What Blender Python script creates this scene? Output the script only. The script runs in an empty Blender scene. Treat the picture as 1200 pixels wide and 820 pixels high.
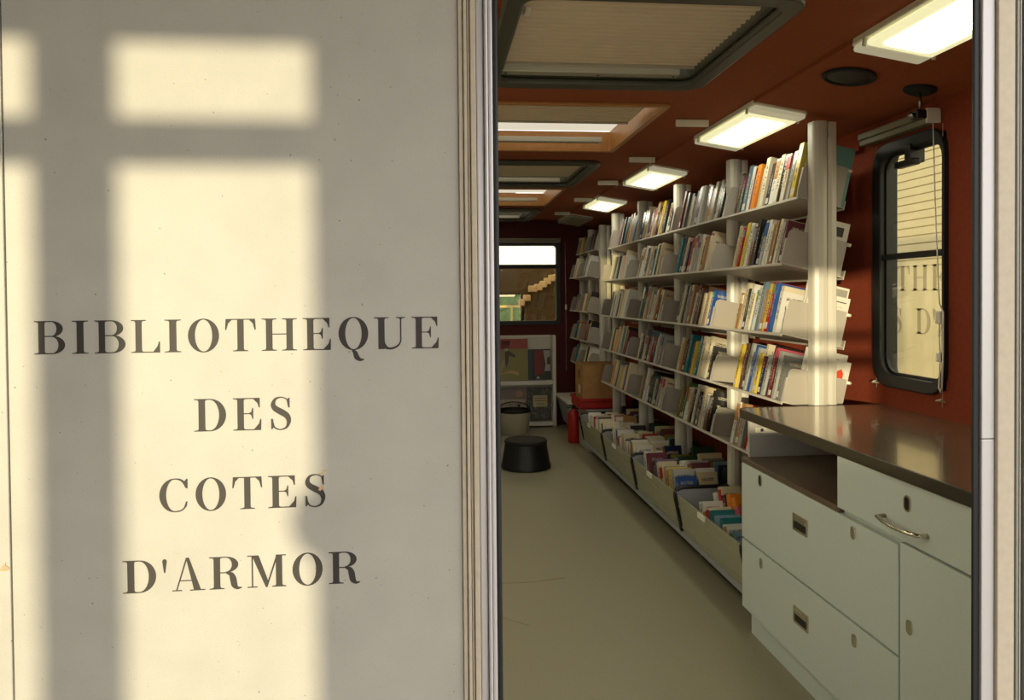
import bpy, math, random
from mathutils import Matrix, Vector

scene = bpy.context.scene
COL = scene.collection
random.seed(7)

# ------------------------------------------------------------------ camera, world, sun, exposure
EYE = 1.455
yaw, pitch, roll = math.atan(95 / 900.0), math.radians(1.0), math.radians(-0.5)
fwd = Vector((math.sin(yaw) * math.cos(pitch), math.cos(yaw) * math.cos(pitch), -math.sin(pitch)))
rgt = Vector((math.cos(yaw), -math.sin(yaw), 0))
upv = rgt.cross(fwd)
r2 = math.cos(roll) * rgt + math.sin(roll) * upv
u2 = math.cos(roll) * upv - math.sin(roll) * rgt
cam_d = bpy.data.cameras.new('camera')
cam_d.sensor_width = 36.0
cam_d.lens = 27.0
cam_d.shift_y = -47.12 / 1200.0
cam_d.clip_start = 0.02
cam = bpy.data.objects.new('camera', cam_d)
COL.objects.link(cam)
m = Matrix.Identity(4)
for i in range(3):
    m[i][0], m[i][1], m[i][2] = r2[i], u2[i], -fwd[i]
m[2][3] = EYE
cam.matrix_world = m
scene.camera = cam

world = bpy.data.worlds.new('evening_sky')
scene.world = world
world.use_nodes = True
bg = world.node_tree.nodes['Background']
bg.inputs[0].default_value = (1.0, 0.97, 0.92, 1)
bg.inputs[1].default_value = 2.6

SUN_DX, SUN_DZ = 0.5, -0.06
sun_d = bpy.data.lights.new('evening_sun', 'SUN')
sun_d.energy = 4.4
sun_d.angle = math.radians(0.53)
sun_d.color = (1.0, 0.87, 0.56)
sun = bpy.data.objects.new('evening_sun', sun_d)
COL.objects.link(sun)
sun.rotation_euler = Vector((SUN_DX, 1.0, SUN_DZ)).to_track_quat('-Z', 'Y').to_euler()
sun.location = (-2, -10, 5)

vs = scene.view_settings
vs.view_transform = 'Standard'
vs.look = 'None'
vs.gamma = 1.0
vs.use_curve_mapping = False
vs.exposure = 0.0
LAMP = 15.0            # emission of the lit ceiling lamps

# ------------------------------------------------------------------ helpers
def lin(c):
    return tuple((v / 255 / 12.92) if v / 255 <= 0.04045 else ((v / 255 + 0.055) / 1.055) ** 2.4 for v in c)

MATS = {}
def mat(name, rgb, rough=0.6, metal=0.0, spec=0.5, noise=None, bump=None, emit=0.0, coat=0.0):
    """procedural principled material; rgb in sRGB 0-255; noise=(scale, amount); bump=(scale, strength)"""
    if name in MATS:
        return MATS[name]
    M = bpy.data.materials.new(name)
    M.use_nodes = True
    nt = M.node_tree
    b = nt.nodes['Principled BSDF']
    c = lin(rgb)
    b.inputs['Base Color'].default_value = (*c, 1)
    b.inputs['Roughness'].default_value = rough
    b.inputs['Metallic'].default_value = metal
    b.inputs['Specular IOR Level'].default_value = spec
    if coat:
        b.inputs['Coat Weight'].default_value = coat
    if emit:
        b.inputs['Emission Color'].default_value = (*c, 1)
        b.inputs['Emission Strength'].default_value = emit
    tc = nt.nodes.new('ShaderNodeTexCoord')
    if noise:
        n = nt.nodes.new('ShaderNodeTexNoise')
        n.inputs['Scale'].default_value = noise[0]
        n.inputs['Detail'].default_value = 4
        nt.links.new(tc.outputs['Object'], n.inputs['Vector'])
        r = nt.nodes.new('ShaderNodeValToRGB')
        a = noise[1]
        r.color_ramp.elements[0].position = 0.3
        r.color_ramp.elements[1].position = 0.7
        r.color_ramp.elements[0].color = (*[max(0, v * (1 - a)) for v in c], 1)
        r.color_ramp.elements[1].color = (*[min(1, v * (1 + a)) for v in c], 1)
        nt.links.new(n.outputs['Fac'], r.inputs['Fac'])
        nt.links.new(r.outputs['Color'], b.inputs['Base Color'])
    if bump:
        n2 = nt.nodes.new('ShaderNodeTexNoise')
        n2.inputs['Scale'].default_value = bump[0]
        n2.inputs['Detail'].default_value = 3
        nt.links.new(tc.outputs['Object'], n2.inputs['Vector'])
        bp = nt.nodes.new('ShaderNodeBump')
        bp.inputs['Strength'].default_value = bump[1]
        bp.inputs['Distance'].default_value = 0.004
        nt.links.new(n2.outputs['Fac'], bp.inputs['Height'])
        nt.links.new(bp.outputs['Normal'], b.inputs['Normal'])
    MATS[name] = M
    return M

ORIG = {}
class MB:
    """collects shapes for ONE mesh, in world coordinates"""
    def __init__(s):
        s.v, s.f, s.mi, s.sm = [], [], [], []
    def add(s, vs, fs, mi=0, smooth=False):
        o = len(s.v)
        s.v += [tuple(p) for p in vs]
        for q in fs:
            s.f.append([o + i for i in q]); s.mi.append(mi); s.sm.append(smooth)
        return s
    def box(s, x0, x1, y0, y1, z0, z1, mi=0, M=None):
        p = [Vector((x, y, z)) for z in (z0, z1) for y in (y0, y1) for x in (x0, x1)]
        if M is not None:
            p = [M @ q for q in p]
        return s.add(p, [(0, 2, 3, 1), (4, 5, 7, 6), (0, 1, 5, 4), (2, 6, 7, 3), (0, 4, 6, 2), (1, 3, 7, 5)], mi)
    def prism(s, poly, a, b, axis='Y', mi=0, M=None):
        """extrude a 2D polygon; axis Y: poly in (x,z); X: (y,z); Z: (x,y)"""
        def P(q, t):
            return {'Y': (q[0], t, q[1]), 'X': (t, q[0], q[1]), 'Z': (q[0], q[1], t)}[axis]
        n = len(poly)
        vs = [Vector(P(q, a)) for q in poly] + [Vector(P(q, b)) for q in poly]
        if M is not None:
            vs = [M @ q for q in vs]
        fs = [list(range(n))[::-1], list(range(n, 2 * n))] + [(i, (i + 1) % n, n + (i + 1) % n, n + i) for i in range(n)]
        return s.add(vs, fs, mi)
    def ring(s, outer, inner, a, b, axis='Y', mi=0):
        """extruded ring between two polygons with the same number of points"""
        def P(q, t):
            return {'Y': (q[0], t, q[1]), 'X': (t, q[0], q[1]), 'Z': (q[0], q[1], t)}[axis]
        n = len(outer)
        vs = [P(q, a) for q in outer] + [P(q, a) for q in inner] + [P(q, b) for q in outer] + [P(q, b) for q in inner]
        fs = []
        for i in range(n):
            j = (i + 1) % n
            fs += [(i, j, n + j, n + i), (2 * n + i, 3 * n + i, 3 * n + j, 2 * n + j), (i, 2 * n + i, 2 * n + j, j), (n + i, n + j, 3 * n + j, 3 * n + i)]
        return s.add(vs, fs, mi)
    def tube(s, path, r, n=8, mi=0, closed=False):
        path = [Vector(p) for p in path]
        rings = []
        for i, p in enumerate(path):
            if closed:
                d = path[(i + 1) % len(path)] - path[i - 1]
            else:
                d = path[min(i + 1, len(path) - 1)] - path[max(i - 1, 0)]
            d.normalize()
            ref = Vector((0, 0, 1)) if abs(d.z) < 0.9 else Vector((1, 0, 0))
            u = d.cross(ref).normalized(); w = d.cross(u).normalized()
            rings.append([p + r * (math.cos(t) * u + math.sin(t) * w) for t in [2 * math.pi * k / n for k in range(n)]])
        vs = [q for g in rings for q in g]
        fs = []
        m_ = len(path)
        for i in range(m_ if closed else m_ - 1):
            i2 = (i + 1) % m_
            for k in range(n):
                k2 = (k + 1) % n
                fs.append((i * n + k, i * n + k2, i2 * n + k2, i2 * n + k))
        if not closed:
            fs += [list(range(n))[::-1], [(m_ - 1) * n + k for k in range(n)]]
        return s.add(vs, fs, mi, True)
    def lathe(s, prof, c, n=40, mi=0, axis='Z', M=None):
        """profile of (radius, height) round a vertical axis at c"""
        vs, fs = [], []
        for (r, h) in prof:
            for k in range(n):
                t = 2 * math.pi * k / n
                q = Vector((r * math.cos(t), r * math.sin(t), h))
                if M is not None:
                    q = M @ q
                vs.append(q + Vector(c))
        for i in range(len(prof) - 1):
            for k in range(n):
                k2 = (k + 1) % n
                fs.append((i * n + k, i * n + k2, (i + 1) * n + k2, (i + 1) * n + k))
        fs += [list(range(n))[::-1], [(len(prof) - 1) * n + k for k in range(n)]]
        return s.add(vs, fs, mi, False)

def rrect(x0, x1, z0, z1, r, n=5):
    pts = []
    for (cx, cz, a0) in ((x1 - r, z1 - r, 0), (x0 + r, z1 - r, 90), (x0 + r, z0 + r, 180), (x1 - r, z0 + r, 270)):
        for k in range(n + 1):
            a = math.radians(a0 + 90 * k / n)
            pts.append((cx + r * math.cos(a), cz + r * math.sin(a)))
    return pts

def link(o, parent=None):
    COL.objects.link(o)
    if parent is not None:
        o.parent = parent
    return o

def build(name, mb, mats, parent=None, bevel=0.0, smooth_angle=None, seg=2):
    """ONE mesh object out of the collected shapes (world coordinates)"""
    me = bpy.data.meshes.new(name)
    org = Vector((0, 0, 0))
    if parent is not None:
        org = ORIG.get(parent.name, Vector((0, 0, 0)))
    me.from_pydata([tuple(Vector(p) - org) for p in mb.v], [], mb.f)
    me.polygons.foreach_set('material_index', mb.mi)
    me.polygons.foreach_set('use_smooth', mb.sm)
    if not isinstance(mats, (list, tuple)):
        mats = [mats]
    for k in mats:
        me.materials.append(k)
    me.update()
    o = bpy.data.objects.new(name, me)
    link(o, parent)
    ORIG[o.name] = org
    if bevel:
        b = o.modifiers.new('bevel', 'BEVEL')
        b.width = bevel; b.segments = seg; b.limit_method = 'ANGLE'; b.angle_limit = math.radians(40)
    if smooth_angle:
        for p in me.polygons:
            p.use_smooth = True
        try:
            me.set_sharp_from_angle(angle=math.radians(smooth_angle))
        except Exception:
            pass
    return o

def tag(o, label, cat=None, group=None, kind=None):
    o['label'] = label
    if cat: o['category'] = cat
    if group: o['group'] = group
    if kind: o['kind'] = kind
    return o

def thing(name, label, cat, loc=(0, 0, 0), group=None, kind=None):
    o = bpy.data.objects.new(name, None)
    o.empty_display_size = 0.1
    link(o)
    o.location = loc
    ORIG[o.name] = Vector(loc)
    tag(o, label, cat, group, kind)
    return o

def struct(name, mb, mats, label, parent=None, bevel=0.0):
    o = build(name, mb, mats, parent, bevel)
    if parent is None:
        o['kind'] = 'structure'; o['label'] = label; o['category'] = name.split('_')[0]
    return o

# ------------------------------------------------------------------ materials
panel_m = mat('weathered_white_panel', (184, 181, 172), rough=0.5, noise=(9, 0.05))
def speckle(M, rgb, scale, thr, dark):
    nt = M.node_tree
    b = nt.nodes['Principled BSDF']
    src = b.inputs['Base Color'].links[0].from_socket
    tc = nt.nodes.new('ShaderNodeTexCoord')
    n = nt.nodes.new('ShaderNodeTexNoise'); n.inputs['Scale'].default_value = scale; n.inputs['Detail'].default_value = 1
    nt.links.new(tc.outputs['Object'], n.inputs['Vector'])
    r = nt.nodes.new('ShaderNodeValToRGB')
    r.color_ramp.elements[0].position = thr; r.color_ramp.elements[1].position = thr + 0.05
    r.color_ramp.elements[0].color = (0, 0, 0, 1); r.color_ramp.elements[1].color = (dark, dark, dark, 1)
    nt.links.new(n.outputs['Fac'], r.inputs['Fac'])
    mx = nt.nodes.new('ShaderNodeMixRGB')
    nt.links.new(r.outputs['Color'], mx.inputs['Fac'])
    nt.links.new(src, mx.inputs['Color1'])
    mx.inputs['Color2'].default_value = (*lin(rgb), 1)
    nt.links.new(mx.outputs['Color'], b.inputs['Base Color'])
speckle(panel_m, (70, 62, 52), 130, 0.745, 0.8)
speckle(panel_m, (150, 142, 128), 420, 0.62, 0.35)
beige_m = mat('beige_moulding', (196, 184, 164), rough=0.5, noise=(60, 0.06))
alu_m = mat('pale_aluminium', (205, 202, 204), rough=0.35, metal=0.25)
greyframe_m = mat('grey_door_edge', (150, 150, 145), rough=0.45, metal=0.2)
rubber_m = mat('black_rubber', (16, 18, 22), rough=0.5)
ink_m = mat('dark_lettering', (52, 47, 42), rough=0.6)
ink2_m = mat('grey_lettering', (136, 128, 108), rough=0.6)
floor_m = mat('linoleum_floor', (148, 142, 118), rough=0.42, noise=(140, 0.09), bump=(160, 0.05))
ceil_m = mat('rust_carpet_ceiling', (144, 70, 30), rough=0.9, noise=(60, 0.10), bump=(300, 0.25))
wallr_m = mat('rust_red_carpet_wall', (128, 48, 14), rough=0.9, noise=(50, 0.10), bump=(300, 0.25))
walld_m = mat('dark_red_end_wall', (74, 9, 6), rough=0.8, noise=(30, 0.08))
white_m = mat('cream_white_enamel', (206, 200, 188), rough=0.35)
post_m = mat('cream_steel_post', (200, 194, 180), rough=0.4)
shelf_m = mat('cream_shelf_steel', (190, 182, 168), rough=0.42)
plate_m = mat('grey_bookend_steel', (168, 160, 148), rough=0.45)
black_m = mat('black_plastic', (9, 9, 9), rough=0.4)
blackr_m = mat('matt_black', (15, 14, 13), rough=0.7)
cab_m = mat('grey_green_laminate', (202, 209, 203), rough=0.45, noise=(300, 0.04))
cabin_m = mat('niche_white_panel', (178, 174, 168), rough=0.5)
brownlam_m = mat('brown_laminate', (104, 84, 66), rough=0.4, noise=(40, 0.1))
chrome_m = mat('worn_chrome', (214, 208, 190), rough=0.18, metal=1.0)
darkmetal_m = mat('dark_keyhole', (40, 36, 28), rough=0.4, metal=0.6)
edge_m = mat('worktop_dark_edge', (62, 55, 44), rough=0.35, metal=0.3)
top_m = mat('bronze_worktop', (142, 124, 100), rough=0.16, metal=0.5, noise=(6, 0.08), coat=0.2)
wood_m = mat('varnished_pine', (176, 122, 66), rough=0.4, noise=(20, 0.12))
hatchgrey_m = mat('grey_green_hatch_plastic', (66, 66, 56), rough=0.45)
blind_m = mat('pleated_blind_fabric', (214, 198, 172), rough=0.85)
rail_m = mat('blind_rail_aluminium', (176, 172, 156), rough=0.35, metal=0.3)
steel_m = mat('bare_steel', (150, 150, 146), rough=0.3, metal=1.0)
lampwhite_m = mat('lamp_white_plastic', (226, 222, 206), rough=0.35)
off_m = mat('lamp_diffuser_unlit', (150, 150, 140), rough=0.4)
lit_m = mat('lamp_diffuser_lit', (244, 240, 190), rough=0.5, emit=0.8)
endlit_m = mat('lamp_end_cover_lit', (226, 222, 190), rough=0.4, emit=0.3)  # tube light showing through the cover, put in as weak emission
lit2_m = mat('lamp_glow_mid', (252, 246, 205), rough=0.5, emit=1.5)  # middle emission step of the fade across the diffuser
lit3_m = mat('lamp_glow_core', (252, 250, 226), rough=0.5, emit=LAMP)  # brightest emission step, stands for the tube behind the diffuser
cord_m = mat('white_cord', (222, 214, 200), rough=0.6)
trimgrey_m = mat('olive_blind_box', (122, 116, 96), rough=0.5)
card_m = mat('cardboard', (164, 122, 74), rough=0.85, noise=(20, 0.08))
red_m = mat('red_plastic', (168, 22, 18), rough=0.4)
binpanel_m = mat('light_grey_bin_side', (150, 152, 156), rough=0.45)
pages_m = mat('book_pages', (222, 212, 188), rough=0.8, noise=(60, 0.06))

def plastic_sheet(name, rgb, mixv):
    M = bpy.data.materials.new(name); M.use_nodes = True
    nt = M.node_tree
    out = nt.nodes['Material Output']; b = nt.nodes['Principled BSDF']
    b.inputs['Base Color'].default_value = (*lin(rgb), 1); b.inputs['Roughness'].default_value = 0.3
    tr = nt.nodes.new('ShaderNodeBsdfTransparent'); tr.inputs[0].default_value = (*lin((235, 235, 215)), 1)
    mx = nt.nodes.new('ShaderNodeMixShader'); mx.inputs[0].default_value = mixv
    nt.links.new(b.outputs[0], mx.inputs[1]); nt.links.new(tr.outputs[0], mx.inputs[2]); nt.links.new(mx.outputs[0], out.inputs[0])
    return M
binfront_m = plastic_sheet('cloudy_clear_plastic', (212, 209, 188), 0.58)
dome_m = bpy.data.materials.new('milky_skylight_dome'); dome_m.use_nodes = True
_n = dome_m.node_tree
_t = _n.nodes.new('ShaderNodeBsdfTranslucent'); _t.inputs[0].default_value = (0.3, 0.28, 0.23, 1)
_n.links.new(_t.outputs[0], _n.nodes['Material Output'].inputs[0])

def glass(name, rgb, gloss):
    M = bpy.data.materials.new(name); M.use_nodes = True
    nt = M.node_tree
    tr = nt.nodes.new('ShaderNodeBsdfTransparent'); tr.inputs[0].default_value = (*lin(rgb), 1)
    gl = nt.nodes.new('ShaderNodeBsdfGlossy'); gl.inputs['Roughness'].default_value = 0.02
    mx = nt.nodes.new('ShaderNodeMixShader'); mx.inputs[0].default_value = gloss
    nt.links.new(tr.outputs[0], mx.inputs[1]); nt.links.new(gl.outputs[0], mx.inputs[2])
    nt.links.new(mx.outputs[0], nt.nodes['Material Output'].inputs[0])
    return M
pane_m = glass('window_glass', (235, 232, 215), 0.06)
tint_m = glass('bronze_tinted_glass', (214, 204, 178), 0.06)

# ------------------------------------------------------------------ lettering (high contrast didone capitals)
def arc(cx, cy, rx, ry, a0, a1, n=18):
    return [(cx + rx * math.cos(math.radians(a0 + (a1 - a0) * k / n)), cy + ry * math.sin(math.radians(a0 + (a1 - a0) * k / n))) for k in range(n + 1)]
def R(x0, y0, x1, y1):
    return [(x0, y0), (x1, y0), (x1, y1), (x0, y1)]
def bowl(cx, cy, rx, ry, thick, hair, a0=-90, a1=90):
    return arc(cx, cy, rx, ry, a0, a1) + arc(cx, cy, max(rx - thick, 0.02), ry - hair, a1, a0)
def ellipse_ring(w, thick, hair, y0=-0.02, y1=1.02):
    cx, cy, ry = w / 2, (y0 + y1) / 2, (y1 - y0) / 2
    return [bowl(cx, cy, w / 2, ry, thick, hair, -90, 90), bowl(cx, cy, w / 2, ry, thick, hair, 90, 270)]
def stroke(pts, wid):
    """variable-width stroke through smooth points"""
    n = len(pts); P = []
    for i in range(n - 1):
        p0, p1, p2, p3 = pts[max(i - 1, 0)], pts[i], pts[i + 1], pts[min(i + 2, n - 1)]
        for k in range(6):
            t = k / 6
            f = lambda a, b, c, d: 0.5 * (2 * b + (c - a) * t + (2 * a - 5 * b + 4 * c - d) * t * t + (3 * b - a - 3 * c + d) * t ** 3)
            P.append((f(p0[0], p1[0], p2[0], p3[0]), f(p0[1], p1[1], p2[1], p3[1]), wid[i] + (wid[i + 1] - wid[i]) * t))
    P.append((*pts[-1], wid[-1]))
    L_, R_ = [], []
    for i, (x, y, w) in enumerate(P):
        a, b = P[max(i - 1, 0)], P[min(i + 1, len(P) - 1)]
        dx, dy = b[0] - a[0], b[1] - a[1]
        l = math.hypot(dx, dy) or 1
        L_.append((x - dy / l * w / 2, y + dx / l * w / 2)); R_.append((x + dy / l * w / 2, y - dx / l * w / 2))
    return [[L_[i], L_[i + 1], R_[i + 1], R_[i]] for i in range(len(P) - 1)]

HL, ST = 0.032, 0.19
def stem(x, s=ST, ov=0.13, top=True, bot=True):
    o = [R(x, 0, x + s, 1)]
    if bot: o.append([(x - ov, 0), (x + s + ov, 0), (x + s + ov, HL * .8), (x + s + .02, HL * 1.3), (x + s, .08), (x, .08), (x - .02, HL * 1.3), (x - ov, HL * .8)])
    if top: o.append([(x - ov, 1), (x - ov, 1 - HL * .8), (x - .02, 1 - HL * 1.3), (x, .92), (x + s, .92), (x + s + .02, 1 - HL * 1.3), (x + s + ov, 1 - HL * .8), (x + s + ov, 1)])
    return o
def beak(x, y0, y1, d):   # triangular terminal of E, L, T arms
    return [(x, y0), (x, y1), (x - 0.03, y1), (x - d, y0)]
def glyph(ch):
    """-> (list of polygons, width) for cap height 1"""
    if ch == 'I':
        return stem(.13), .45
    if ch == 'B':
        p = stem(.13, ov=.13)
        p += [R(.3, 1 - HL, .52, 1), R(.3, .52, .52, .52 + HL), R(.3, 0, .54, HL)]
        p += [bowl(.52, .76, .35, .24, ST, HL), bowl(.54, .275, .39, .275, ST + .01, HL)]
        return p, .93
    if ch == 'L':
        return stem(.13) + [R(.3, 0, .86, HL), [(.86, 0), (.86, .34), (.83, .34), (.79, .2), (.66, HL)]], .86
    if ch == 'O':
        return ellipse_ring(.91, .2, HL), .91
    if ch == 'Q':
        return ellipse_ring(.89, .2, HL) + stroke([(.40, .0), (.49, -.1), (.54, -.24), (.64, -.32), (.76, -.31)], [.04, .13, .15, .1, .02]), .89
    if ch == 'C':
        w = .84
        return [bowl(.46, .5, .46, .52, .2, HL, 90, 270)] + stroke([(.46, 1.003), (.6, .985), (.72, .9), (.80, .74)], [HL, .05, .07, .05]) + \
            [[(.84, 1.0), (.81, 1.0), (.74, .92), (.78, .72), (.84, .7)]] + stroke([(.46, -.003), (.62, .02), (.75, .12), (.81, .3)], [HL, .04, .04, .035]) + [[(.83, .3), (.79, .3), (.72, .08), (.8, .14)]], w
    if ch == 'T':
        c = .455
        return stem(c - ST / 2, top=False) + [R(0.02, 1 - HL, .89, 1), [(0.02, 1), (0, .66), (.035, .66), (.09, .86), (.2, 1 - HL)], [(.89, 1), (.91, .66), (.875, .66), (.82, .86), (.71, 1 - HL)]], .91
    if ch == 'H':
        return stem(.13) + stem(.74) + [R(.3, .5, .75, .5 + HL)], 1.06
    if ch == 'E':
        return stem(.13) + [R(.3, 1 - HL, .8, 1), R(.3, 0, .83, HL), R(.3, .5, .58, .5 + HL),
                            [(.8, 1), (.8, .7), (.77, .7), (.73, .84), (.6, 1 - HL)], [(.83, 0), (.84, .34), (.81, .34), (.77, .2), (.62, HL)],
                            [(.6, .35), (.6, .69), (.575, .69), (.54, .57), (.47, .53), (.47, .51), (.54, .47), (.575, .35)]], .84
    if ch == 'U':
        return stem(.12, bot=False) + [R(.12, .3, .31, .95)] + stem(.77, .045, .12, bot=False)[1:] + [R(.775, .3, .815, 1)] + \
            [bowl(.47, .3, .35, .32, .19, .07, 180, 270), bowl(.465, .3, .35, .32, .04, .07, 270, 360)], .96
    if ch == 'D':
        return stem(.13) + [R(.3, 1 - HL, .46, 1), R(.3, 0, .46, HL), bowl(.46, .5, .46, .5, .2, HL)], .92
    if ch == 'S':
        return stroke([(.55, .75), (.5, .93), (.34, 1.0), (.16, .95), (.09, .79), (.15, .66), (.32, .55), (.49, .43), (.55, .26), (.48, .07), (.3, 0), (.13, .07), (.06, .27)],
                      [.03, .035, HL, .07, .13, .17, .19, .17, .12, .06, HL, .035, .03]) + \
            [[(.575, .98), (.545, .98), (.5, .9), (.54, .68), (.575, .68)], [(.03, .02), (.06, .02), (.11, .1), (.07, .34), (.03, .34)]], .61
    if ch == "'":
        return [arc(.07, .93, .07, .075, 0, 180, 8) + [(.0, .93), (.05, .58), (.09, .58), (.14, .93)]], .14
    if ch == 'A':
        return [[(.42, 1.02), (.51, 1.02), (.86, .02), (.65, .02)], [(.42, 1.02), (.46, 1.0), (.15, .02), (.11, .02)], R(.24, .3, .68, .3 + HL),
                R(0, 0, .29, HL), R(.53, 0, .99, HL), [(.65, .02), (.86, .02), (.9, HL), (.6, HL)]], .99
    if ch == 'R':
        return stem(.13) + [R(.3, 1 - HL, .52, 1), R(.3, .49, .52, .49 + HL), bowl(.5, .755, .36, .245, ST, HL)] + \
            stroke([(.5, .5), (.64, .45), (.7, .32), (.74, .12), (.83, .02), (.96, .03)], [.03, .14, .19, .18, .09, .02]), .97
    if ch == 'M':
        return [R(.13, 0, .17, 1), R(0, 0, .3, HL), R(0, 1 - HL, .3, 1), [(.14, 1), (.34, 1), (.62, .2), (.55, 0)], [(.55, 0), (.6, 0), (.93, 1), (.88, 1)]] + \
            stem(.86, ov=.12)[:2] + [R(.86, 1 - HL, 1.17, 1)], 1.17
    if ch == 'N':
        return [R(.13, 0, .17, 1), R(0, 0, .3, HL), R(0, 1 - HL, .3, 1), [(.13, 1), (.34, 1), (.86, 0), (.8, 0)], R(.8, 0, .84, 1), R(.68, 1 - HL, .97, 1)], .97
    if ch == 'G':
        p, w = glyph('C')
        return p[:-1] + stem(.68, .17, .1, bot=False, top=False) [:0] + [R(.66, .02, .85, .45), R(.54, .42, .95, .45)], .95
    return [R(0, 0, .1, .1)], .1

def letter_mb(ch, x0, x1, z0, h, y, thick=0.0005, axis='Y', flip=1, mb=None):
    polys, w = glyph(ch)
    mb = mb or MB()
    k = (x1 - x0) / w
    for i, p in enumerate(polys):
        mb.prism([(x0 + q[0] * k, z0 + q[1] * h) for q in p], y - thick - i * 0.000015, y + 0.0003, axis)
    return mb
#LARGE_STRUCTURE
# ------------------------------------------------------------------ exterior rear of the vehicle
W = 1.5               # plane of the rear wall
YE = 8.55             # interior end wall
XR = 1.96             # interior right wall
XL = -0.64
ZC = 2.30
wr = thing('wall_rear', 'speckled white rear wall of the library vehicle with serif lettering', 'wall', (-0.36, W, 0), kind='structure')
build('panel', MB().box(-0.7745, 0.057, W, W + 0.02, -0.2, 2.42), panel_m, wr, bevel=0.0015)
build('panel', MB().box(-0.83, -0.7775, W, W + 0.02, -0.2, 2.42), panel_m, wr, bevel=0.0015)
build('backing', MB().box(-0.83, 0.105, W + 0.021, W + 0.06, -0.2, 2.5).box(0.105, 1.215, W + 0.021, W + 0.06, 2.2, 2.5).box(1.215, 2.08, W + 0.021, W + 0.06, -0.2, 2.5), white_m, wr)
rows = [("BIBLIOTHEQUE", 1.3555, [(-0.7283, -0.6742), (-0.662, -0.633), (-0.6224, -0.5676), (-0.5573, -0.5058), (-0.4973, -0.4673), (-0.455, -0.3986), (-0.3874, -0.331), (-0.3203, -0.2546), (-0.2439, -0.1912), (-0.1767, -0.1205), (-0.1091, -0.048), (-0.0378, 0.0146)]),
        ("DES", 1.205, [(-0.4464, -0.388), (-0.3751, -0.3232), (-0.3066, -0.2685)]),
        ("COTES", 1.055, [(-0.5116, -0.4603), (-0.4459, -0.3902), (-0.3785, -0.3234), (-0.3126, -0.2599), (-0.2447, -0.2057)]),
        ("D'ARMOR", 0.904, [(-0.5799, -0.5198), (-0.5083, -0.5001), (-0.4908, -0.4308), (-0.423, -0.3629), (-0.3531, -0.281), (-0.2691, -0.2125), (-0.2009, -0.141)])]
for word, z0, spans in rows:
    for ch, (a, b) in zip(word, spans):
        build('letter', letter_mb(ch, a, b, z0, 0.0615, W), ink_m, wr)
scrape_m = mat('bare_scrape', (196, 168, 130), rough=0.8, noise=(200, 0.15))
build('scrape_mark', MB().prism([(-0.2215, 1.117), (-0.213, 1.117), (-0.2045, 1.121), (-0.203, 1.125), (-0.208, 1.1255), (-0.212, 1.120)], W - 0.0016, W, 'Y')
      .prism([(-0.219, 1.087), (-0.214, 1.085), (-0.2115, 1.090), (-0.208, 1.085), (-0.2085, 1.094), (-0.214, 1.095)], W - 0.0016, W, 'Y'), scrape_m, wr)
build('scrape_mark', MB().prism([(-0.797, 0.957), (-0.783, 0.957), (-0.7785, 0.962), (-0.786, 0.968), (-0.7845, 0.973), (-0.789, 0.968)], W - 0.0012, W, 'Y'), scrape_m, wr)

tl = thing('trim_1', 'ribbed beige and pale metal upright left of the doorway', 'trim', (0.09, W, 0), kind='structure')
build('beige_moulding', MB().box(0.0575, 0.0655, W - 0.006, W + 0.03, -0.2, 2.42).box(0.067, 0.0735, W - 0.010, W + 0.03, -0.2, 2.42).box(0.0745, 0.079, W - 0.006, W + 0.03, -0.2, 2.42).box(0.080, 0.0905, W - 0.012, W + 0.03, -0.2, 2.42), beige_m, tl, bevel=0.0015)
build('metal_edge', MB().box(0.0915, 0.106, W - 0.004, W + 0.05, -0.2, 2.42).box(0.107, 0.114, W - 0.013, W + 0.05, -0.2, 2.42).box(0.115, 0.1235, W - 0.008, W + 0.05, -0.2, 2.42), alu_m, tl, bevel=0.003)
build('rubber_seal', MB().box(0.124, 0.1345, W + 0.0, W + 0.055, -0.2, 2.42), rubber_m, tl, bevel=0.004)
tr_ = thing('trim_2', 'white and beige upright with black seal right of the doorway', 'trim', (1.19, W, 0), kind='structure')
build('rubber_seal', MB().box(1.1305, 1.1445, W - 0.002, W + 0.006, -0.2, 2.42), rubber_m, tr_, bevel=0.003)
build('white_edge', MB().box(1.145, 1.1735, W - 0.008, W + 0.006, 1.148, 2.42).box(1.145, 1.1735, W - 0.008, W + 0.006, -0.2, 1.1465), alu_m, tr_, bevel=0.002)
build('beige_moulding', MB().box(1.1745, 1.2125, W - 0.016, W + 0.03, -0.2, 2.42), beige_m, tr_, bevel=0.002)
build('grey_channel', MB().box(1.2135, 1.223, W + 0.004, W + 0.03, -0.2, 2.42).box(1.2235, 1.2285, W - 0.008, W + 0.03, -0.2, 2.42).box(1.229, 1.24, W - 0.002, W + 0.03, -0.2, 2.42).box(1.241, 1.40, W - 0.012, W + 0.03, -0.2, 2.42), greyframe_m, tr_, bevel=0.0015)
build('door_edge_line', MB().box(1.2325, 1.2345, W - 0.006, W + 0.02, -0.2, 2.42), white_m, tr_)
struct('wall_outer', MB().box(1.41, 2.08, W, W + 0.02, -0.2, 2.42), panel_m, 'white outer rear wall right of the doorway')

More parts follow.
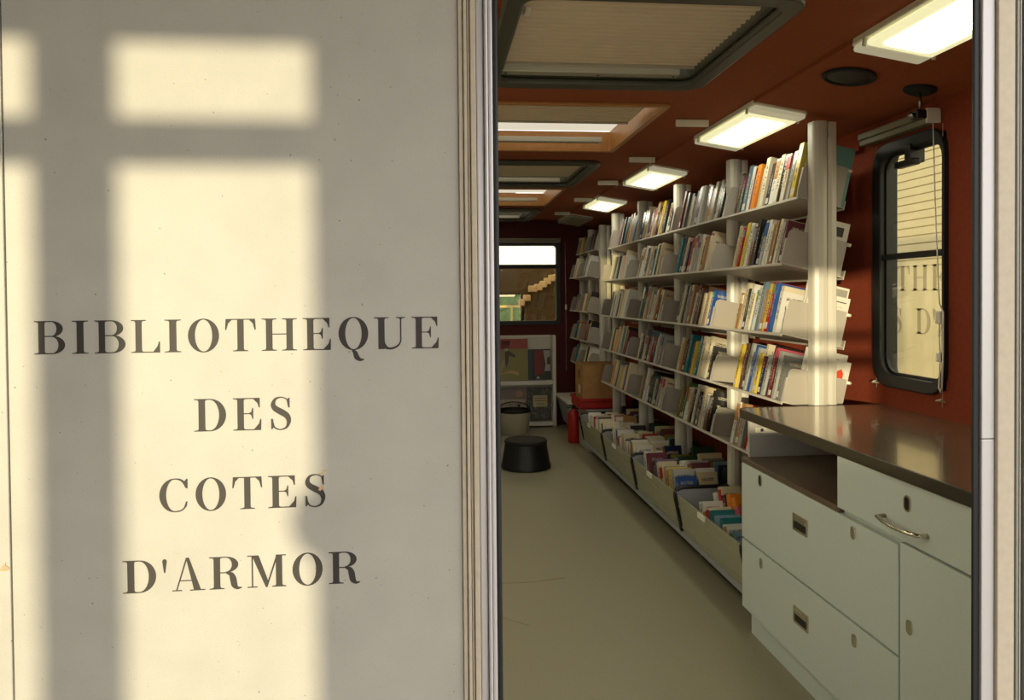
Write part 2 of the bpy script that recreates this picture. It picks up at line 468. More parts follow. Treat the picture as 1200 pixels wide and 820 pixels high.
# ------------------------------------------------------------------ interior shell
fl = struct('floor', MB().box(XL, XR, W - 0.02, YE + 0.05, -0.06, 0.0), floor_m, 'olive beige linoleum floor of the library aisle')
build('seam', MB().tube([(0.30, 3.86, 0.0), (0.45, 3.85, 0.0006), (0.58, 3.87, 0.0006), (0.68, 3.89, 0.0)], 0.0018, 5).tube([(0.3, 3.45, 0), (0.42, 3.34, 0.0003)], 0.0014, 5), mat('floor_seam', (134, 127, 104), rough=0.6), fl)
LY0, LY1, LZ0, LZ1 = 1.75, 4.05, 0.95, 2.13
struct('wall_left', MB().box(XL - 0.08, XL, W + 0.06, LY0, -0.06, 2.4).box(XL - 0.08, XL, LY1, YE + 0.05, -0.06, 2.4).box(XL - 0.08, XL, LY0, LY1, -0.06, LZ0).box(XL - 0.08, XL, LY0, LY1, LZ1, 2.4), mat('cream_wall_panel', (198, 194, 178), rough=0.6), 'cream inner left wall of the vehicle')
w3 = thing('window_3', 'wide side window in the left wall opposite the worktop', 'window', (XL, (LY0 + LY1) / 2, LZ0), kind='structure')
build('frame', MB().ring(rrect(LY0 - 0.03, LY1 + 0.03, LZ0 - 0.03, LZ1 + 0.03, 0.06), rrect(LY0 + 0.02, LY1 - 0.02, LZ0 + 0.02, LZ1 - 0.02, 0.05), XL - 0.03, XL + 0.02, 'X'), rubber_m, w3, bevel=0.004)
build('mullion', MB().box(XL - 0.025, XL + 0.01, (LY0 + LY1) / 2 - 0.015, (LY0 + LY1) / 2 + 0.015, LZ0, LZ1), rubber_m, w3)
build('glass_pane', MB().box(XL - 0.02, XL - 0.016, LY0 + 0.01, LY1 - 0.01, LZ0 + 0.01, LZ1 - 0.01), pane_m, w3)
WY0, WY1, WZ0, WZ1 = 2.745, 3.19, 1.075, 2.075
struct('wall_right', MB().box(XR, XR + 0.08, W + 0.06, WY0, -0.06, 2.4).box(XR, XR + 0.08, WY1, YE + 0.05, -0.06, 2.4)
       .box(XR, XR + 0.08, WY0, WY1, -0.06, WZ0).box(XR, XR + 0.08, WY0, WY1, WZ1, 2.4), wallr_m, 'rust red carpeted right wall with a tall narrow window')
EX0, EX1, EZ0, EZ1 = 0.52, 1.425, 1.16, 2.04
struct('wall_end', MB().box(XL, EX0, YE, YE + 0.05, -0.06, 2.4).box(EX1, XR, YE, YE + 0.05, -0.06, 2.4)
       .box(EX0, EX1, YE, YE + 0.05, -0.06, EZ0).box(EX0, EX1, YE, YE + 0.05, EZ1, 2.4), walld_m, 'dark red end wall with a wide window')
HX0, HX1 = 0.24, 1.05
hatches = [(2.08, 2.99), (3.33, 4.38), (4.76, 5.74), (5.96, 7.02), (7.36, 8.36)]
cb = MB().box(-0.09, HX0, W + 0.06, YE + 0.05, ZC, ZC + 0.1).box(HX1, 1.41, W + 0.06, YE + 0.05, ZC, ZC + 0.1)
ys = W + 0.06
for a, b in hatches:
    cb.box(HX0, HX1, ys, a, ZC, ZC + 0.1); ys = b
cb.box(HX0, HX1, ys, YE + 0.05, ZC, ZC + 0.1)
struct('ceiling', cb, ceil_m, 'rust brown carpeted ceiling with roof hatches')
struct('ceiling_cove', MB().prism([(1.405, 2.288), (1.405, 2.4), (XR + 0.02, 2.4), (XR + 0.02, 2.198)], W + 0.06, YE + 0.02, 'Y'), ceil_m, 'sloped rust brown ceiling panel carrying the lamps')
struct('ceiling_cove_left', MB().prism([(-0.085, 2.288), (-0.085, 2.4), (XL - 0.02, 2.4), (XL - 0.02, 2.198)], W + 0.06, YE + 0.02, 'Y'), ceil_m, 'sloped rust brown ceiling panel on the left side')
struct('trim_3', MB().box(XR - 0.03, XR, 3.3, YE, 2.10, 2.135), wallr_m, 'thin ledge along the top of the right wall behind the shelves')
struct('ground', MB().box(-40, 40, -40, 60, -0.42, -0.30), mat('pale_gravel_yard', (168, 160, 142), rough=0.95, noise=(3, 0.15)), 'pale gravel yard around the vehicle')
build_under = MB().box(XL - 0.05, XR + 0.1, W + 0.03, YE + 0.1, -0.3, -0.061)
struct('chassis_skirt_trim', build_under, blackr_m, 'dark underside of the vehicle below the floor')

# unseen wall added behind the photographer, its openings cut to shape the sun patches
GY = -3.5
def holes_wall(x0, x1, z0, z1, holes):
    xs = sorted({x0, x1, *[h[0] for h in holes], *[h[1] for h in holes]})
    zs = sorted({z0, z1, *[h[2] for h in holes], *[h[3] for h in holes]})
    mb = MB()
    for i in range(len(xs) - 1):
        for j in range(len(zs) - 1):
            cx, cz = (xs[i] + xs[i + 1]) / 2, (zs[j] + zs[j + 1]) / 2
            if not any(h[0] < cx < h[1] and h[2] < cz < h[3] for h in holes):
                mb.box(xs[i], xs[i + 1], GY - 0.03, GY, zs[j], zs[j + 1])
    return mb
holes = []
for (a, b) in ((-3.36, -3.23), (-3.09, -2.725)):
    holes += [(a, b, 0.3, 2.005), (a, b, 2.095, 2.235)]
holes += [(-2.34, -1.40, 1.28, 1.53), (-2.34, -1.40, 1.585, 1.655), (-2.34, -1.40, 1.69, 1.95)]
holes += [(-3.78, -3.40, 2.08, 2.5)]
struct('wall_gobo', holes_wall(-4.2, -1.24, -0.3, 2.56, holes), mat('gobo_boards', (62, 55, 44), rough=0.9, noise=(4, 0.1)), 'unseen wall behind the photographer with openings shaping the sun patches')
gobo_m = MATS['gobo_boards']
build('gobo_bulge', MB().prism([(-2.724, 1.25), (-2.724, 1.40), (-2.75, 1.385), (-2.772, 1.35), (-2.775, 1.31), (-2.755, 1.27)], GY - 0.02, GY - 0.005, 'Y'), blackr_m, bpy.data.objects['wall_gobo'])  # unseen blob added to cast the bulge at the sun patch edge
struct('wall_shade', MB().box(-4.26, -4.20, GY - 0.03, 1.0, -0.3, 2.63), gobo_m, 'unseen side wall added to darken the left of the rear panel')  # added out of view to block light from the left
struct('roof_shade', MB().box(-4.26, 1.3, GY - 0.1, 1.46, 2.57, 2.63), gobo_m, 'unseen roof added to darken the top of the rear panel')  # unseen slab, set low to shade the upper rear wall
# ------------------------------------------------------------------ windows
w1 = thing('window_1', 'tall black framed window in the red right wall', 'window', (XR, 2.975, WZ0), kind='structure')
ro = rrect(WY0 - 0.012, WY1 + 0.022, WZ0 - 0.022, WZ1 + 0.022, 0.1)
ri = rrect(WY0 + 0.002, WY1 - 0.04, WZ0 + 0.03, WZ1 - 0.03, 0.075)
build('frame', MB().ring(ro, ri, XR - 0.02, XR + 0.012, 'X'), rubber_m, w1, bevel=0.006)
build('inner_lip', MB().ring(rrect(WY0 - 0.002, WY1 - 0.036, WZ0 + 0.025, WZ1 - 0.025, 0.075), rrect(WY0 + 0.010, WY1 - 0.05, WZ0 + 0.042, WZ1 - 0.042, 0.066), XR + 0.004, XR + 0.016, 'X'), rubber_m, w1)
build('reveal_lining', MB().ring(rrect(WY0 + 0.0002, WY1 - 0.0002, WZ0 + 0.0002, WZ1 - 0.0002, 0.002), rrect(WY0 + 0.004, WY1 - 0.004, WZ0 + 0.004, WZ1 - 0.004, 0.07), XR + 0.017, XR + 0.08, 'X'), rubber_m, w1)
build('outer_reveal', MB().ring(rrect(WY0 - 0.03, WY1 + 0.03, WZ0 - 0.03, WZ1 + 0.03, 0.05), rrect(WY0 - 0.001, WY1 + 0.0, WZ0, WZ1, 0.06), XR + 0.081, XR + 0.086, 'X'), rubber_m, w1)
build('glass_pane', MB().prism(rrect(WY0 + 0.02, WY1 - 0.02, 1.60, WZ1 - 0.025, 0.05), XR + 0.006, XR + 0.009, 'X'), pane_m, w1)
build('glass_pane', MB().prism(rrect(WY0 + 0.02, WY1 - 0.02, WZ0 + 0.025, 1.62, 0.05), XR + 0.010, XR + 0.013, 'X'), pane_m, w1)
build('transom_bar', MB().box(XR - 0.008, XR + 0.016, WY0 + 0.02, WY1 - 0.02, 1.597, 1.622), rubber_m, w1, bevel=0.003)
build('latch', MB().box(XR - 0.03, XR + 0.04, 2.93, 2.965, 1.985, 2.06).box(XR - 0.045, XR - 0.01, 2.885, 3.01, 1.968, 1.995), black_m, w1, bevel=0.005)
bb = thing('window_blind', 'olive grey roller blind box with white cords at the tall window', 'blind', (XR - 0.03, 3.02, 2.11))
build('cassette', MB().box(XR - 0.055, XR, 2.785, 3.265, 2.135, 2.163).box(XR - 0.048, XR, 2.785, 3.265, 2.110, 2.134), trimgrey_m, bb, bevel=0.004)
build('end_cap', MB().box(XR - 0.06, XR, 2.775, 2.7845, 2.108, 2.166), lampwhite_m, bb, bevel=0.003)
def cord(pts, r=0.0022):
    return MB().tube(pts, r, 6)
bc = bb
build('cord', cord([(XR - 0.035, 2.775, 2.11), (XR - 0.034, 2.762, 1.8), (XR - 0.03, 2.748, 1.46), (XR - 0.03, 2.742, 1.41)]), cord_m, bc)
build('cord_loop', cord([(XR - 0.03, 2.742, 1.41), (XR - 0.03, 2.722, 1.38), (XR - 0.03, 2.722, 1.2), (XR - 0.03, 2.728, 1.10), (XR - 0.03, 2.738, 1.075), (XR - 0.03, 2.747, 1.09), (XR - 0.03, 2.738, 1.2), (XR - 0.03, 2.745, 1.3), (XR - 0.03, 2.74, 1.36)], 0.003), cord_m, bc)
build('toggle', MB().box(XR - 0.04, XR - 0.018, 2.73, 2.756, 1.335, 1.385), lampwhite_m, bc, bevel=0.004)
build('toggle', MB().box(XR - 0.036, XR - 0.02, 2.742, 2.756, 1.19, 1.225), lampwhite_m, bc, bevel=0.003)
for (y, z, d) in ((2.75, 1.035, 'right'), (3.19, 1.06, 'left')):
    ck = thing('cord_cleat', 'small white cord hook on the red wall below the window, %s one' % d, 'hook', (XR, y, z), 'cord hooks under the tall window')
    build('hook', MB().tube([(XR, y, z), (XR - 0.03, y + 0.012, z + 0.004), (XR - 0.03, y - 0.02, z + 0.012)], 0.003, 6), cord_m, ck)
    build('guide_wire', MB().tube([(XR - 0.012, y, z - 0.02), (XR - 0.012, y, 2.10)], 0.0009, 5), cord_m, ck)

w2 = thing('window_2', 'wide dark framed window in the end wall, bright upper pane', 'window', (0.97, YE, EZ0), kind='structure')
build('frame', MB().ring(rrect(EX0 - 0.03, EX1 + 0.03, EZ0 - 0.03, EZ1 + 0.03, 0.05), rrect(EX0 + 0.02, EX1 - 0.02, EZ0 + 0.02, EZ1 - 0.02, 0.03), YE - 0.02, YE + 0.055, 'Y'), rubber_m, w2, bevel=0.004)
build('transom_bar', MB().box(EX0, EX1, YE - 0.01, YE + 0.05, 1.765, 1.81), blackr_m, w2, bevel=0.004)
build('glass_pane', MB().box(EX0 + 0.01, EX1 - 0.01, YE + 0.03, YE + 0.034, 1.80, EZ1 - 0.01), pane_m, w2)
build('glass_pane', MB().box(EX0 + 0.01, EX1 - 0.01, YE + 0.03, YE + 0.034, EZ0 + 0.01, 1.78), tint_m, w2)
bb = thing('window_blind', 'dark blind rail over the end wall window', 'blind', (0.97, YE - 0.04, 2.06))
build('cassette', MB().box(0.5, 1.45, YE - 0.06, YE - 0.001, 2.075, 2.1).box(0.5, 1.45, YE - 0.05, YE - 0.001, 2.05, 2.073), trimgrey_m, bb, bevel=0.003)
bc = bb
build('cord', cord([(1.505, YE - 0.02, 2.06), (1.51, YE - 0.02, 1.4), (1.51, YE - 0.02, 0.62)], 0.002), cord_m, bc)
build('toggle', MB().box(1.50, 1.52, YE - 0.03, YE - 0.012, 1.30, 1.36), lampwhite_m, bc, bevel=0.004)

# ------------------------------------------------------------------ roof hatches
def hatch(y0, y1, kind, closed, label):
    fm = hatchgrey_m if kind == 'grey' else wood_m
    t = thing('roof_hatch', label, 'roof hatch', ((HX0 + HX1) / 2, (y0 + y1) / 2, ZC), 'roof hatches along the aisle')
    if kind == 'grey':
        o, i = rrect(HX0 - 0.03, HX1 + 0.03, y0 - 0.03, y1 + 0.03, 0.09), rrect(HX0 + 0.03, HX1 - 0.03, y0 + 0.04, y1 - 0.04, 0.05)
        build('frame', MB().ring(o, i, ZC - 0.028, ZC + 0.0, 'Z').ring(rrect(HX0, HX1, y0, y1, 0.01), rrect(HX0 + 0.04, HX1 - 0.04, y0 + 0.05, y1 - 0.05, 0.05), ZC, ZC + 0.099, 'Z'), fm, t, bevel=0.010)
    else:
        o, i = rrect(HX0 - 0.015, HX1 + 0.015, y0 - 0.015, y1 + 0.015, 0.004, 1), rrect(HX0 + 0.012, HX1 - 0.012, y0 + 0.012, y1 - 0.012, 0.004, 1)
        build('frame', MB().ring(o, i, ZC - 0.014, ZC, 'Z'), fm, t, bevel=0.003)
        build('lining', MB().ring(rrect(HX0, HX1, y0, y1, 0.004, 1), rrect(HX0 + 0.012, HX1 - 0.012, y0 + 0.012, y1 - 0.012, 0.004, 1), ZC, ZC + 0.1, 'Z'), fm, t)
    dm = MB()
    n = 8
    cx, cy, rx, ry = (HX0 + HX1) / 2, (y0 + y1) / 2, (HX1 - HX0) / 2, (y1 - y0) / 2
    gv, gf = [], []
    for a in range(n + 1):
        for b in range(n + 1):
            u, v = a / n * 2 - 1, b / n * 2 - 1
            gv.append((cx + rx * u, cy + ry * v, ZC + 0.105 + 0.09 * (1 - u ** 4) * (1 - v ** 4)))
    for a in range(n):
        for b in range(n):
            gf.append((a * (n + 1) + b, (a + 1) * (n + 1) + b, (a + 1) * (n + 1) + b + 1, a * (n + 1) + b + 1))
    dm.add(gv, gf, 0, True)
    build('dome', dm, dome_m, t)
    # pleated blind: real folds
    b0, b1 = y0 + 0.055, y0 + 0.055 + (y1 - y0 - 0.2) * closed
    z = ZC + (0.018 if kind == 'grey' else 0.03)
    if closed > 0.05:
        np_ = max(3, int((b1 - b0) / 0.036))
        vs_, fs_ = [], []
        pitch_ = (b1 - b0) / np_
        prof_ = [(b0 + pitch_ * (k + f_), z + dz_) for k in range(np_) for f_, dz_ in ((0.0, 0.03), (0.2, 0.002), (0.5, 0.0), (0.8, 0.004))] + [(b1, z + 0.03)]
        for y, zz in prof_:
            vs_ += [(HX0 + 0.045, y, zz), (HX1 - 0.045, y, zz)]
        for k in range(len(prof_) - 1):
            fs_.append((2 * k, 2 * k + 1, 2 * k + 3, 2 * k + 2))
        build('pleated_blind', MB().add(vs_, fs_), blind_m, t)
    build('blind_bar', MB().box(HX0 + 0.045, HX1 - 0.045, b1, b1 + 0.012, z - 0.006, z + 0.012), rail_m, t, bevel=0.002)
    yr = y1 - (0.115 if kind == 'grey' else 0.16)
    rb = build('rail', MB().box(HX0 + 0.03, HX1 - 0.09, yr, yr + 0.05, z - 0.02, z + 0.008), rail_m, t, bevel=0.004)
    for xx in (HX0 + 0.05, (HX0 + HX1) / 2, HX1 - 0.11):
        build('screw', MB().lathe([(0.004, 0), (0.004, 0.003)], (xx, yr + 0.025, z - 0.0225), 8), darkmetal_m, rb)
    build('pull_clip', MB().box(HX0 + 0.05, HX0 + 0.066, y0 + 0.08, y0 + 0.12, z - 0.012, z - 0.004).box(HX0 + 0.05, HX0 + 0.066, y0 + 0.2, y0 + 0.25, z - 0.012, z - 0.004), lampwhite_m, t)
hl = ['large grey framed roof hatch with closed pleated blind, nearest the door', 'pine framed roof hatch, blind half drawn, second from the door', 'dark framed roof hatch in the middle of the ceiling',
      'pine framed roof hatch, blind open, fourth from the door', 'dark framed roof hatch next to the end wall']
for (a, b), k, c, l in zip(hatches, ('grey', 'wood', 'grey', 'wood', 'grey'), (0.99, 0.52, 0.9, 0.06, 0.5), hl):
    hatch(a, b, k, c, l)

# ------------------------------------------------------------------ ceiling lamps on the sloped cove
SL = math.atan2(0.09, 0.555)
def cove_z(x):
    return 2.288 - (x - 1.405) * 0.09 / 0.575
def lamp(y0, y1, lit, label, mirror=False):
    xa, xb = 1.40, 1.655
    xm = (xa + xb) / 2
    t = thing('ceiling_lamp', label, 'lamp', (xm, (y0 + y1) / 2, cove_z(xm)), 'lamps along the sloped ceiling')
    M = Matrix.Translation((xm, 0, cove_z(xm))) @ Matrix.Rotation(SL, 4, 'Y')
    if mirror:
        M = Matrix.Translation((1.32 - xm, 0, cove_z(xm))) @ Matrix.Rotation(-SL, 4, 'Y')
        t.location.x = 1.32 - xm; ORIG[t.name] = Vector(t.location)
    h = (xb - xa) / 2
    def prof(lo, hi, dx, dy, r=0.025):
        return rrect(-h + dx, h - dx, lo + dy, hi - dy, r)
    mb = MB()
    o1 = prof(y0, y1, 0, 0); o2 = prof(y0, y1, 0.012, 0.012)
    mb.prism(o1, -0.010, 0.02, 'Z', M=M)
    build('housing', mb, lampwhite_m, t, bevel=0.004)
    dy = 0.085
    d = MB().prism(rrect(-h + 0.012, h - 0.012, y0 + dy, y1 - dy, 0.01), -0.032, -0.009, 'Z', M=M)
    df = build('diffuser', d, lit_m if lit else off_m, t, bevel=0.012, seg=3)
    if lit:
        build('glow_step_mid', MB().prism(rrect(-h + 0.04, h - 0.04, y0 + dy + 0.03, y1 - dy - 0.03, 0.03), -0.0345, -0.031, 'Z', M=M), lit2_m, df, bevel=0.002)  # added layer: stepped emission imitates the light fading across the diffuser
        build('glow_step_core', MB().prism(rrect(-h + 0.065, h - 0.065, y0 + dy + 0.06, y1 - dy - 0.06, 0.03), -0.0365, -0.034, 'Z', M=M), lit3_m, df, bevel=0.002)  # added core layer, top step of the same imitated fade
    e = MB().prism(rrect(-h + 0.008, h - 0.008, y0 + 0.008, y0 + dy - 0.002, 0.012), -0.030, -0.009, 'Z', M=M)
    build('end_cover', e, endlit_m if lit else off_m, t, bevel=0.008)
    e = MB().prism(rrect(-h + 0.008, h - 0.008, y1 - dy + 0.002, y1 - 0.008, 0.012), -0.030, -0.009, 'Z', M=M)
    build('end_cover', e, endlit_m if lit else off_m, t, bevel=0.008)
    for yy in (y0 + dy, y1 - dy):
        for xx in (-h + 0.006, h - 0.006):
            build('clip', MB().box(xx - 0.005, xx + 0.005, yy - 0.004, yy + 0.004, -0.033, -0.008, M=M), rail_m, t)
for y0, y1, on, l in ((1.66, 2.45, 1, 'lit rectangular ceiling lamp nearest the doorway'), (3.21, 4.0, 1, 'lit rectangular ceiling lamp above the nearest shelf bay'),
                      (4.77, 5.54, 1, 'lit rectangular ceiling lamp, third from the doorway'), (6.29, 7.02, 1, 'lit rectangular ceiling lamp, farthest of the lit ones'),
                      (7.66, 8.42, 0, 'unlit rectangular ceiling lamp next to the end wall')):
    lamp(y0, y1, on, l)
    lamp(y0, y1, on, l.replace('ceiling lamp', 'left side ceiling lamp'), True)

# loudspeaker, bracket, small plates on the ceiling
M = Matrix.Translation((1.555, 2.72, cove_z(1.555))) @ Matrix.Rotation(SL, 4, 'Y')
sp = thing('ceiling_speaker', 'round black loudspeaker set in the sloped ceiling', 'speaker', (1.555, 2.72, cove_z(1.555)))
build('rim', MB().lathe([(0.088, 0.0), (0.095, -0.004), (0.095, -0.010), (0.086, -0.014), (0.078, -0.010), (0.078, 0.0)], (1.555, 2.72, cove_z(1.555)), 40, M=Matrix.Rotation(SL, 4, 'Y')), blackr_m, sp, smooth_angle=35)
build('grille', MB().lathe([(0.079, -0.002), (0.079, -0.007), (0.06, -0.010), (0.03, -0.012), (0.002, -0.012)], (1.555, 2.72, cove_z(1.555)), 40, M=Matrix.Rotation(SL, 4, 'Y')), black_m, sp, smooth_angle=35)
bx, by, bz = 1.835, 2.72, cove_z(1.835)
br = thing('ceiling_bracket', 'black disc bracket with steel rod and clamp hanging beside the lamp', 'bracket', (bx, by, bz))
build('disc', MB().lathe([(0.058, 0.0), (0.058, -0.008), (0.045, -0.016), (0.01, -0.018)], (bx, by, bz), 24, M=Matrix.Rotation(SL, 4, 'Y')), blackr_m, br)
build('rod', MB().tube([(bx, by, bz - 0.01), (bx, by, bz - 0.085)], 0.005, 8), steel_m, br)
build('clamp', MB().box(bx - 0.025, bx + 0.015, by - 0.02, by + 0.02, bz - 0.115, bz - 0.082), black_m, br, bevel=0.004)
build('screw', MB().tube([(bx - 0.045, by, bz - 0.10), (bx - 0.02, by, bz - 0.10)], 0.009, 10), steel_m, br)
for k, (x0, x1, y, l) in enumerate(((1.18, 1.34, 3.59, 'nearest the doorway'), (1.21, 1.37, 4.58, 'second from the doorway'), (1.225, 1.375, 5.53, 'third from the doorway'), (1.235, 1.395, 6.52, 'fourth from the doorway'), (1.24, 1.395, 7.6, 'nearest the end wall'))):
    t = thing('sign_holder', 'small white sign strip under the ceiling, ' + l, 'sign', ((x0 + x1) / 2, y, ZC), 'white sign strips under the ceiling')
    build('plate', MB().box(x0, x1, y, y + 0.018, ZC - 0.036, ZC - 0.004), lampwhite_m, t, bevel=0.002)
    build('bracket', MB().box(x0 + 0.004, x0 + 0.016, y + 0.004, y + 0.014, ZC - 0.006, ZC), blackr_m, t)

# ------------------------------------------------------------------ cabinet and worktop
CX = 1.318
cab = thing('cabinet', 'grey green drawer cabinet under the bronze worktop', 'cabinet', (1.6, 2.4, 0))
Y0c, Y1c = 1.60, 3.176
build('carcass', MB().box(CX + 0.022, XR - 0.001, Y0c, Y1c - 0.005, 0.11, 0.735).box(CX + 0.022, XR - 0.001, Y0c, 2.375, 0.735, 0.94), cab_m, cab)
build('plinth', MB().box(CX + 0.04, XR - 0.03, Y0c, Y1c - 0.02, 0.0, 0.112), cab_m, cab)
build('niche_floor', MB().box(CX + 0.004, XR - 0.01, 2.378, Y1c, 0.736, 0.757), brownlam_m, cab, bevel=0.003)
build('niche_back', MB().box(1.74, 1.76, 2.378, Y1c - 0.012, 0.757, 0.94), cabin_m, cab)
build('niche_side', MB().box(CX + 0.035, XR - 0.01, Y1c - 0.018, Y1c, 0.757, 0.94), cabin_m, cab)
build('niche_divider', MB().box(1.36, 1.74, 2.378, 2.392, 0.757, 0.94), cabin_m, cab)
nr = build('slide_rail', MB().box(CX + 0.06, 1.6, Y1c - 0.03, Y1c - 0.0185, 0.862, 0.886), lampwhite_m, cab, bevel=0.002)
build('screw', MB().lathe([(0.008, 0), (0.006, -0.004)], (CX + 0.085, Y1c - 0.03, 0.874), 10, M=Matrix.Rotation(math.pi / 2, 4, 'X') @ Matrix.Rotation(math.pi, 4, 'X')), steel_m, nr)
g = 0.004
def front(name, y0, y1, z0, z1):
    return build(name, MB().box(CX, CX + 0.02, y0 + g, y1 - g, z0 + g, z1 - g), cab_m, cab, bevel=0.0015)
def lock(parent, y, z):
    k = build('lock', MB().prism(rrect(y - 0.013, y + 0.013, z - 0.021, z + 0.021, 0.0125), CX - 0.004, CX + 0.001, 'X'), chrome_m, parent, bevel=0.0015)
    ORIG[k.name] = ORIG[parent.name]
    return k
def lock2(parent, y, z):
    build('lock', MB().ring(rrect(y - 0.015, y + 0.015, z - 0.023, z + 0.023, 0.0145), rrect(y - 0.010, y + 0.010, z - 0.018, z + 0.018, 0.0095), CX - 0.004, CX + 0.001, 'X')
          .prism(rrect(y - 0.010, y + 0.010, z - 0.018, z + 0.018, 0.0095), CX - 0.002, CX + 0.001, 'X', 1), [chrome_m, darkmetal_m], parent)
def recess(parent, y, z):
    build('handle', MB().ring(rrect(y - 0.055, y + 0.055, z - 0.031, z + 0.031, 0.004, 2), rrect(y - 0.045, y + 0.045, z - 0.022, z + 0.022, 0.003, 2), CX - 0.004, CX + 0.001, 'X', 0)
          .box(CX - 0.001, CX + 0.0005, y - 0.046, y + 0.046, z - 0.023, z + 0.023, 1)
          .box(CX - 0.006, CX - 0.001, y - 0.045, y + 0.045, z + 0.006, z + 0.022, 0), [chrome_m, black_m], parent)
d1 = front('drawer', 2.047, Y1c - 0.012, 0.415, 0.740)
d2 = front('drawer', 2.047, Y1c - 0.012, 0.115, 0.415)
d3 = front('drawer', 1.60, 2.385, 0.752, 0.928)
d4 = front('door', 1.60, 2.047, 0.115, 0.752)
lock2(d1, 2.97, 0.702); lock(d1, 2.284, 0.70); recess(d1, 2.633, 0.622)
lock(d2, 2.965, 0.367); lock(d2, 2.278, 0.36); recess(d2, 2.629, 0.282)
lock2(d3, 2.006, 0.867); lock(d4, 1.998, 0.523)
build('handle', MB().tube([(CX, 2.115, 0.803), (CX - 0.028, 2.11, 0.803), (CX - 0.034, 2.07, 0.800), (CX - 0.036, 2.02, 0.798), (CX - 0.034, 1.97, 0.800), (CX - 0.028, 1.925, 0.803), (CX, 1.92, 0.803)], 0.0065, 10), chrome_m, d3)
wt = thing('worktop', 'bronze coloured shiny worktop with dark front edge', 'worktop', (1.63, 2.4, 0.94))
poly = [(1.306, Y0c), (XR - 0.001, Y0c), (XR - 0.001, 3.165), (1.345, 3.165), (1.322, 3.158), (1.309, 3.14), (1.306, 3.12)]
build('slab', MB().prism(poly, 0.942, 0.968, 'Z'), top_m, wt)
poly2 = [(1.298, Y0c), (1.3058, Y0c), (1.3058, 3.118), (1.31, 3.143), (1.322, 3.1585), (1.345, 3.1655), (XR - 0.001, 3.1655), (XR - 0.001, 3.173), (1.345, 3.173), (1.316, 3.165), (1.303, 3.146), (1.298, 3.12)]
build('edge_strip', MB().prism(poly2, 0.932, 0.969, 'Z'), edge_m, wt, bevel=0.002)
# ------------------------------------------------------------------ book shelving on the right
TILT = math.radians(13.0)
POSTS = [3.20, 4.14, 5.08, 6.00, 6.90]
LEVELS = [1.886, 1.594, 1.282, 0.98, 0.684]
def front_x(z): return 1.612 if z > 1.8 else 1.537
def depth(z): return 0.225 if z > 1.8 else 0.30
#            # shelf depth along the slope
def post(parent, y, zt=2.205, z0=0.0):
    p = build('post', MB().prism([(1.659, y + 0.0), (1.663, y - 0.012), (1.678, y - 0.019), (1.70, y - 0.019), (1.7185, y - 0.012), (1.7205, y), (1.7205, y + 0.04), (1.659, y + 0.04)], z0, zt, 'Z')
              .prism([(1.7235, y + 0.004), (1.7275, y - 0.006), (1.745, y - 0.009), (1.765, y - 0.006), (1.772, y + 0.004), (1.772, y + 0.04), (1.7235, y + 0.04)], z0, zt - 0.002, 'Z')
              .box(1.7205, 1.7235, y + 0.012, y + 0.035, z0, zt - 0.004, 1), [post_m, darkmetal_m], parent)
    build('hook', MB().tube([(1.722, y - 0.006, zt + 0.002), (1.722, y - 0.018, zt - 0.012), (1.722, y - 0.010, zt - 0.022), (1.722, y - 0.012, zt - 0.05), (1.722, y - 0.02, zt - 0.062), (1.722, y - 0.008, zt - 0.07)], 0.003, 6), steel_m, p)
    return p
def frame_at(z, y):
    return Matrix.Translation((front_x(z), y, z)) @ Matrix.Rotation(TILT, 4, 'Y')
def plate(parent, M_, y, d, h, flange):
    pl = [(0.0, -0.004), (d, -0.004), (d, h * 0.96), (d - 0.006, h), (0.03, h), (0.018, h - 0.003), (0.010, h - 0.009), (0.005, h - 0.02)]
    mb = MB().prism(pl, y, y + 0.003, 'Y', M=M_)
    mb.box(0.0, 0.004, y, y + flange, 0.0, h - 0.045, 0, M_)
    return build('end_plate', mb, plate_m, parent, bevel=0.001)
def shelf(parent, z, y0, y1, ynear=None, notch=None):
    """tilted shelf from y0 to y1; notch: where the part behind the post begins; ynear: plate at the near end"""
    SD = depth(z); h = 0.176 if z > 1.8 else 0.156
    dp = 0.205 if z > 1.8 else 0.281
    M_ = frame_at(z, 0)
    yn = notch if notch is not None else y0
    front = 0.04 if z > 1.8 else 0.115
    mb = MB().box(0.0, front, y0, y1, -0.004, 0.0, 0, M_).box(front, SD, yn, y1, -0.004, 0.0, 0, M_)
    mb.box(0.0, 0.006, y0, y1, -0.013, -0.004, 0, M_).box(SD - 0.004, SD, yn, y1, -0.012, 0.03, 0, M_)
    s_ = build('shelf', mb, shelf_m, parent, bevel=0.0012)
    plate(s_, M_, y1 - 0.0035, dp, h, -0.012)
    if ynear is not None:
        p = plate(s_, M_, ynear, dp, h, 0.014)
        a, b_ = M_ @ Vector((dp - 0.004, ynear, h - 0.012)), M_ @ Vector((dp + 0.016, ynear, h - 0.012))
        build('hanger_roller', MB().tube([a, b_], 0.008, 10), lampwhite_m, s_)
    else:
        plate(s_, M_, y0 + 0.0005, front, h, 0.012)
    return s_
unit = thing('bookcase', 'long cream steel bookcase with tilted shelves along the right wall', 'bookcase', (1.75, 5.05, 0))
for y in POSTS:
    post(unit, y)
for b in range(4):
    for z in LEVELS:
        if b == 0:
            shelf(unit, z, POSTS[0] + 0.042, POSTS[1] - 0.025, ynear=POSTS[0] + 0.044)
        else:
            shelf(unit, z, POSTS[b] - 0.024, POSTS[b + 1] - 0.025, notch=POSTS[b] + 0.042)
unit2 = thing('bookcase', 'short cream steel bookcase in the far corner beside the end wall', 'bookcase', (1.75, 7.95, 0))
F_LEV = [1.915, 1.655, 1.30, 1.0, 0.74]
post(unit2, 7.44, 2.15)
post(unit2, 7.97, 2.15, 0.38)
post(unit2, 8.46, 2.1, 0.38)
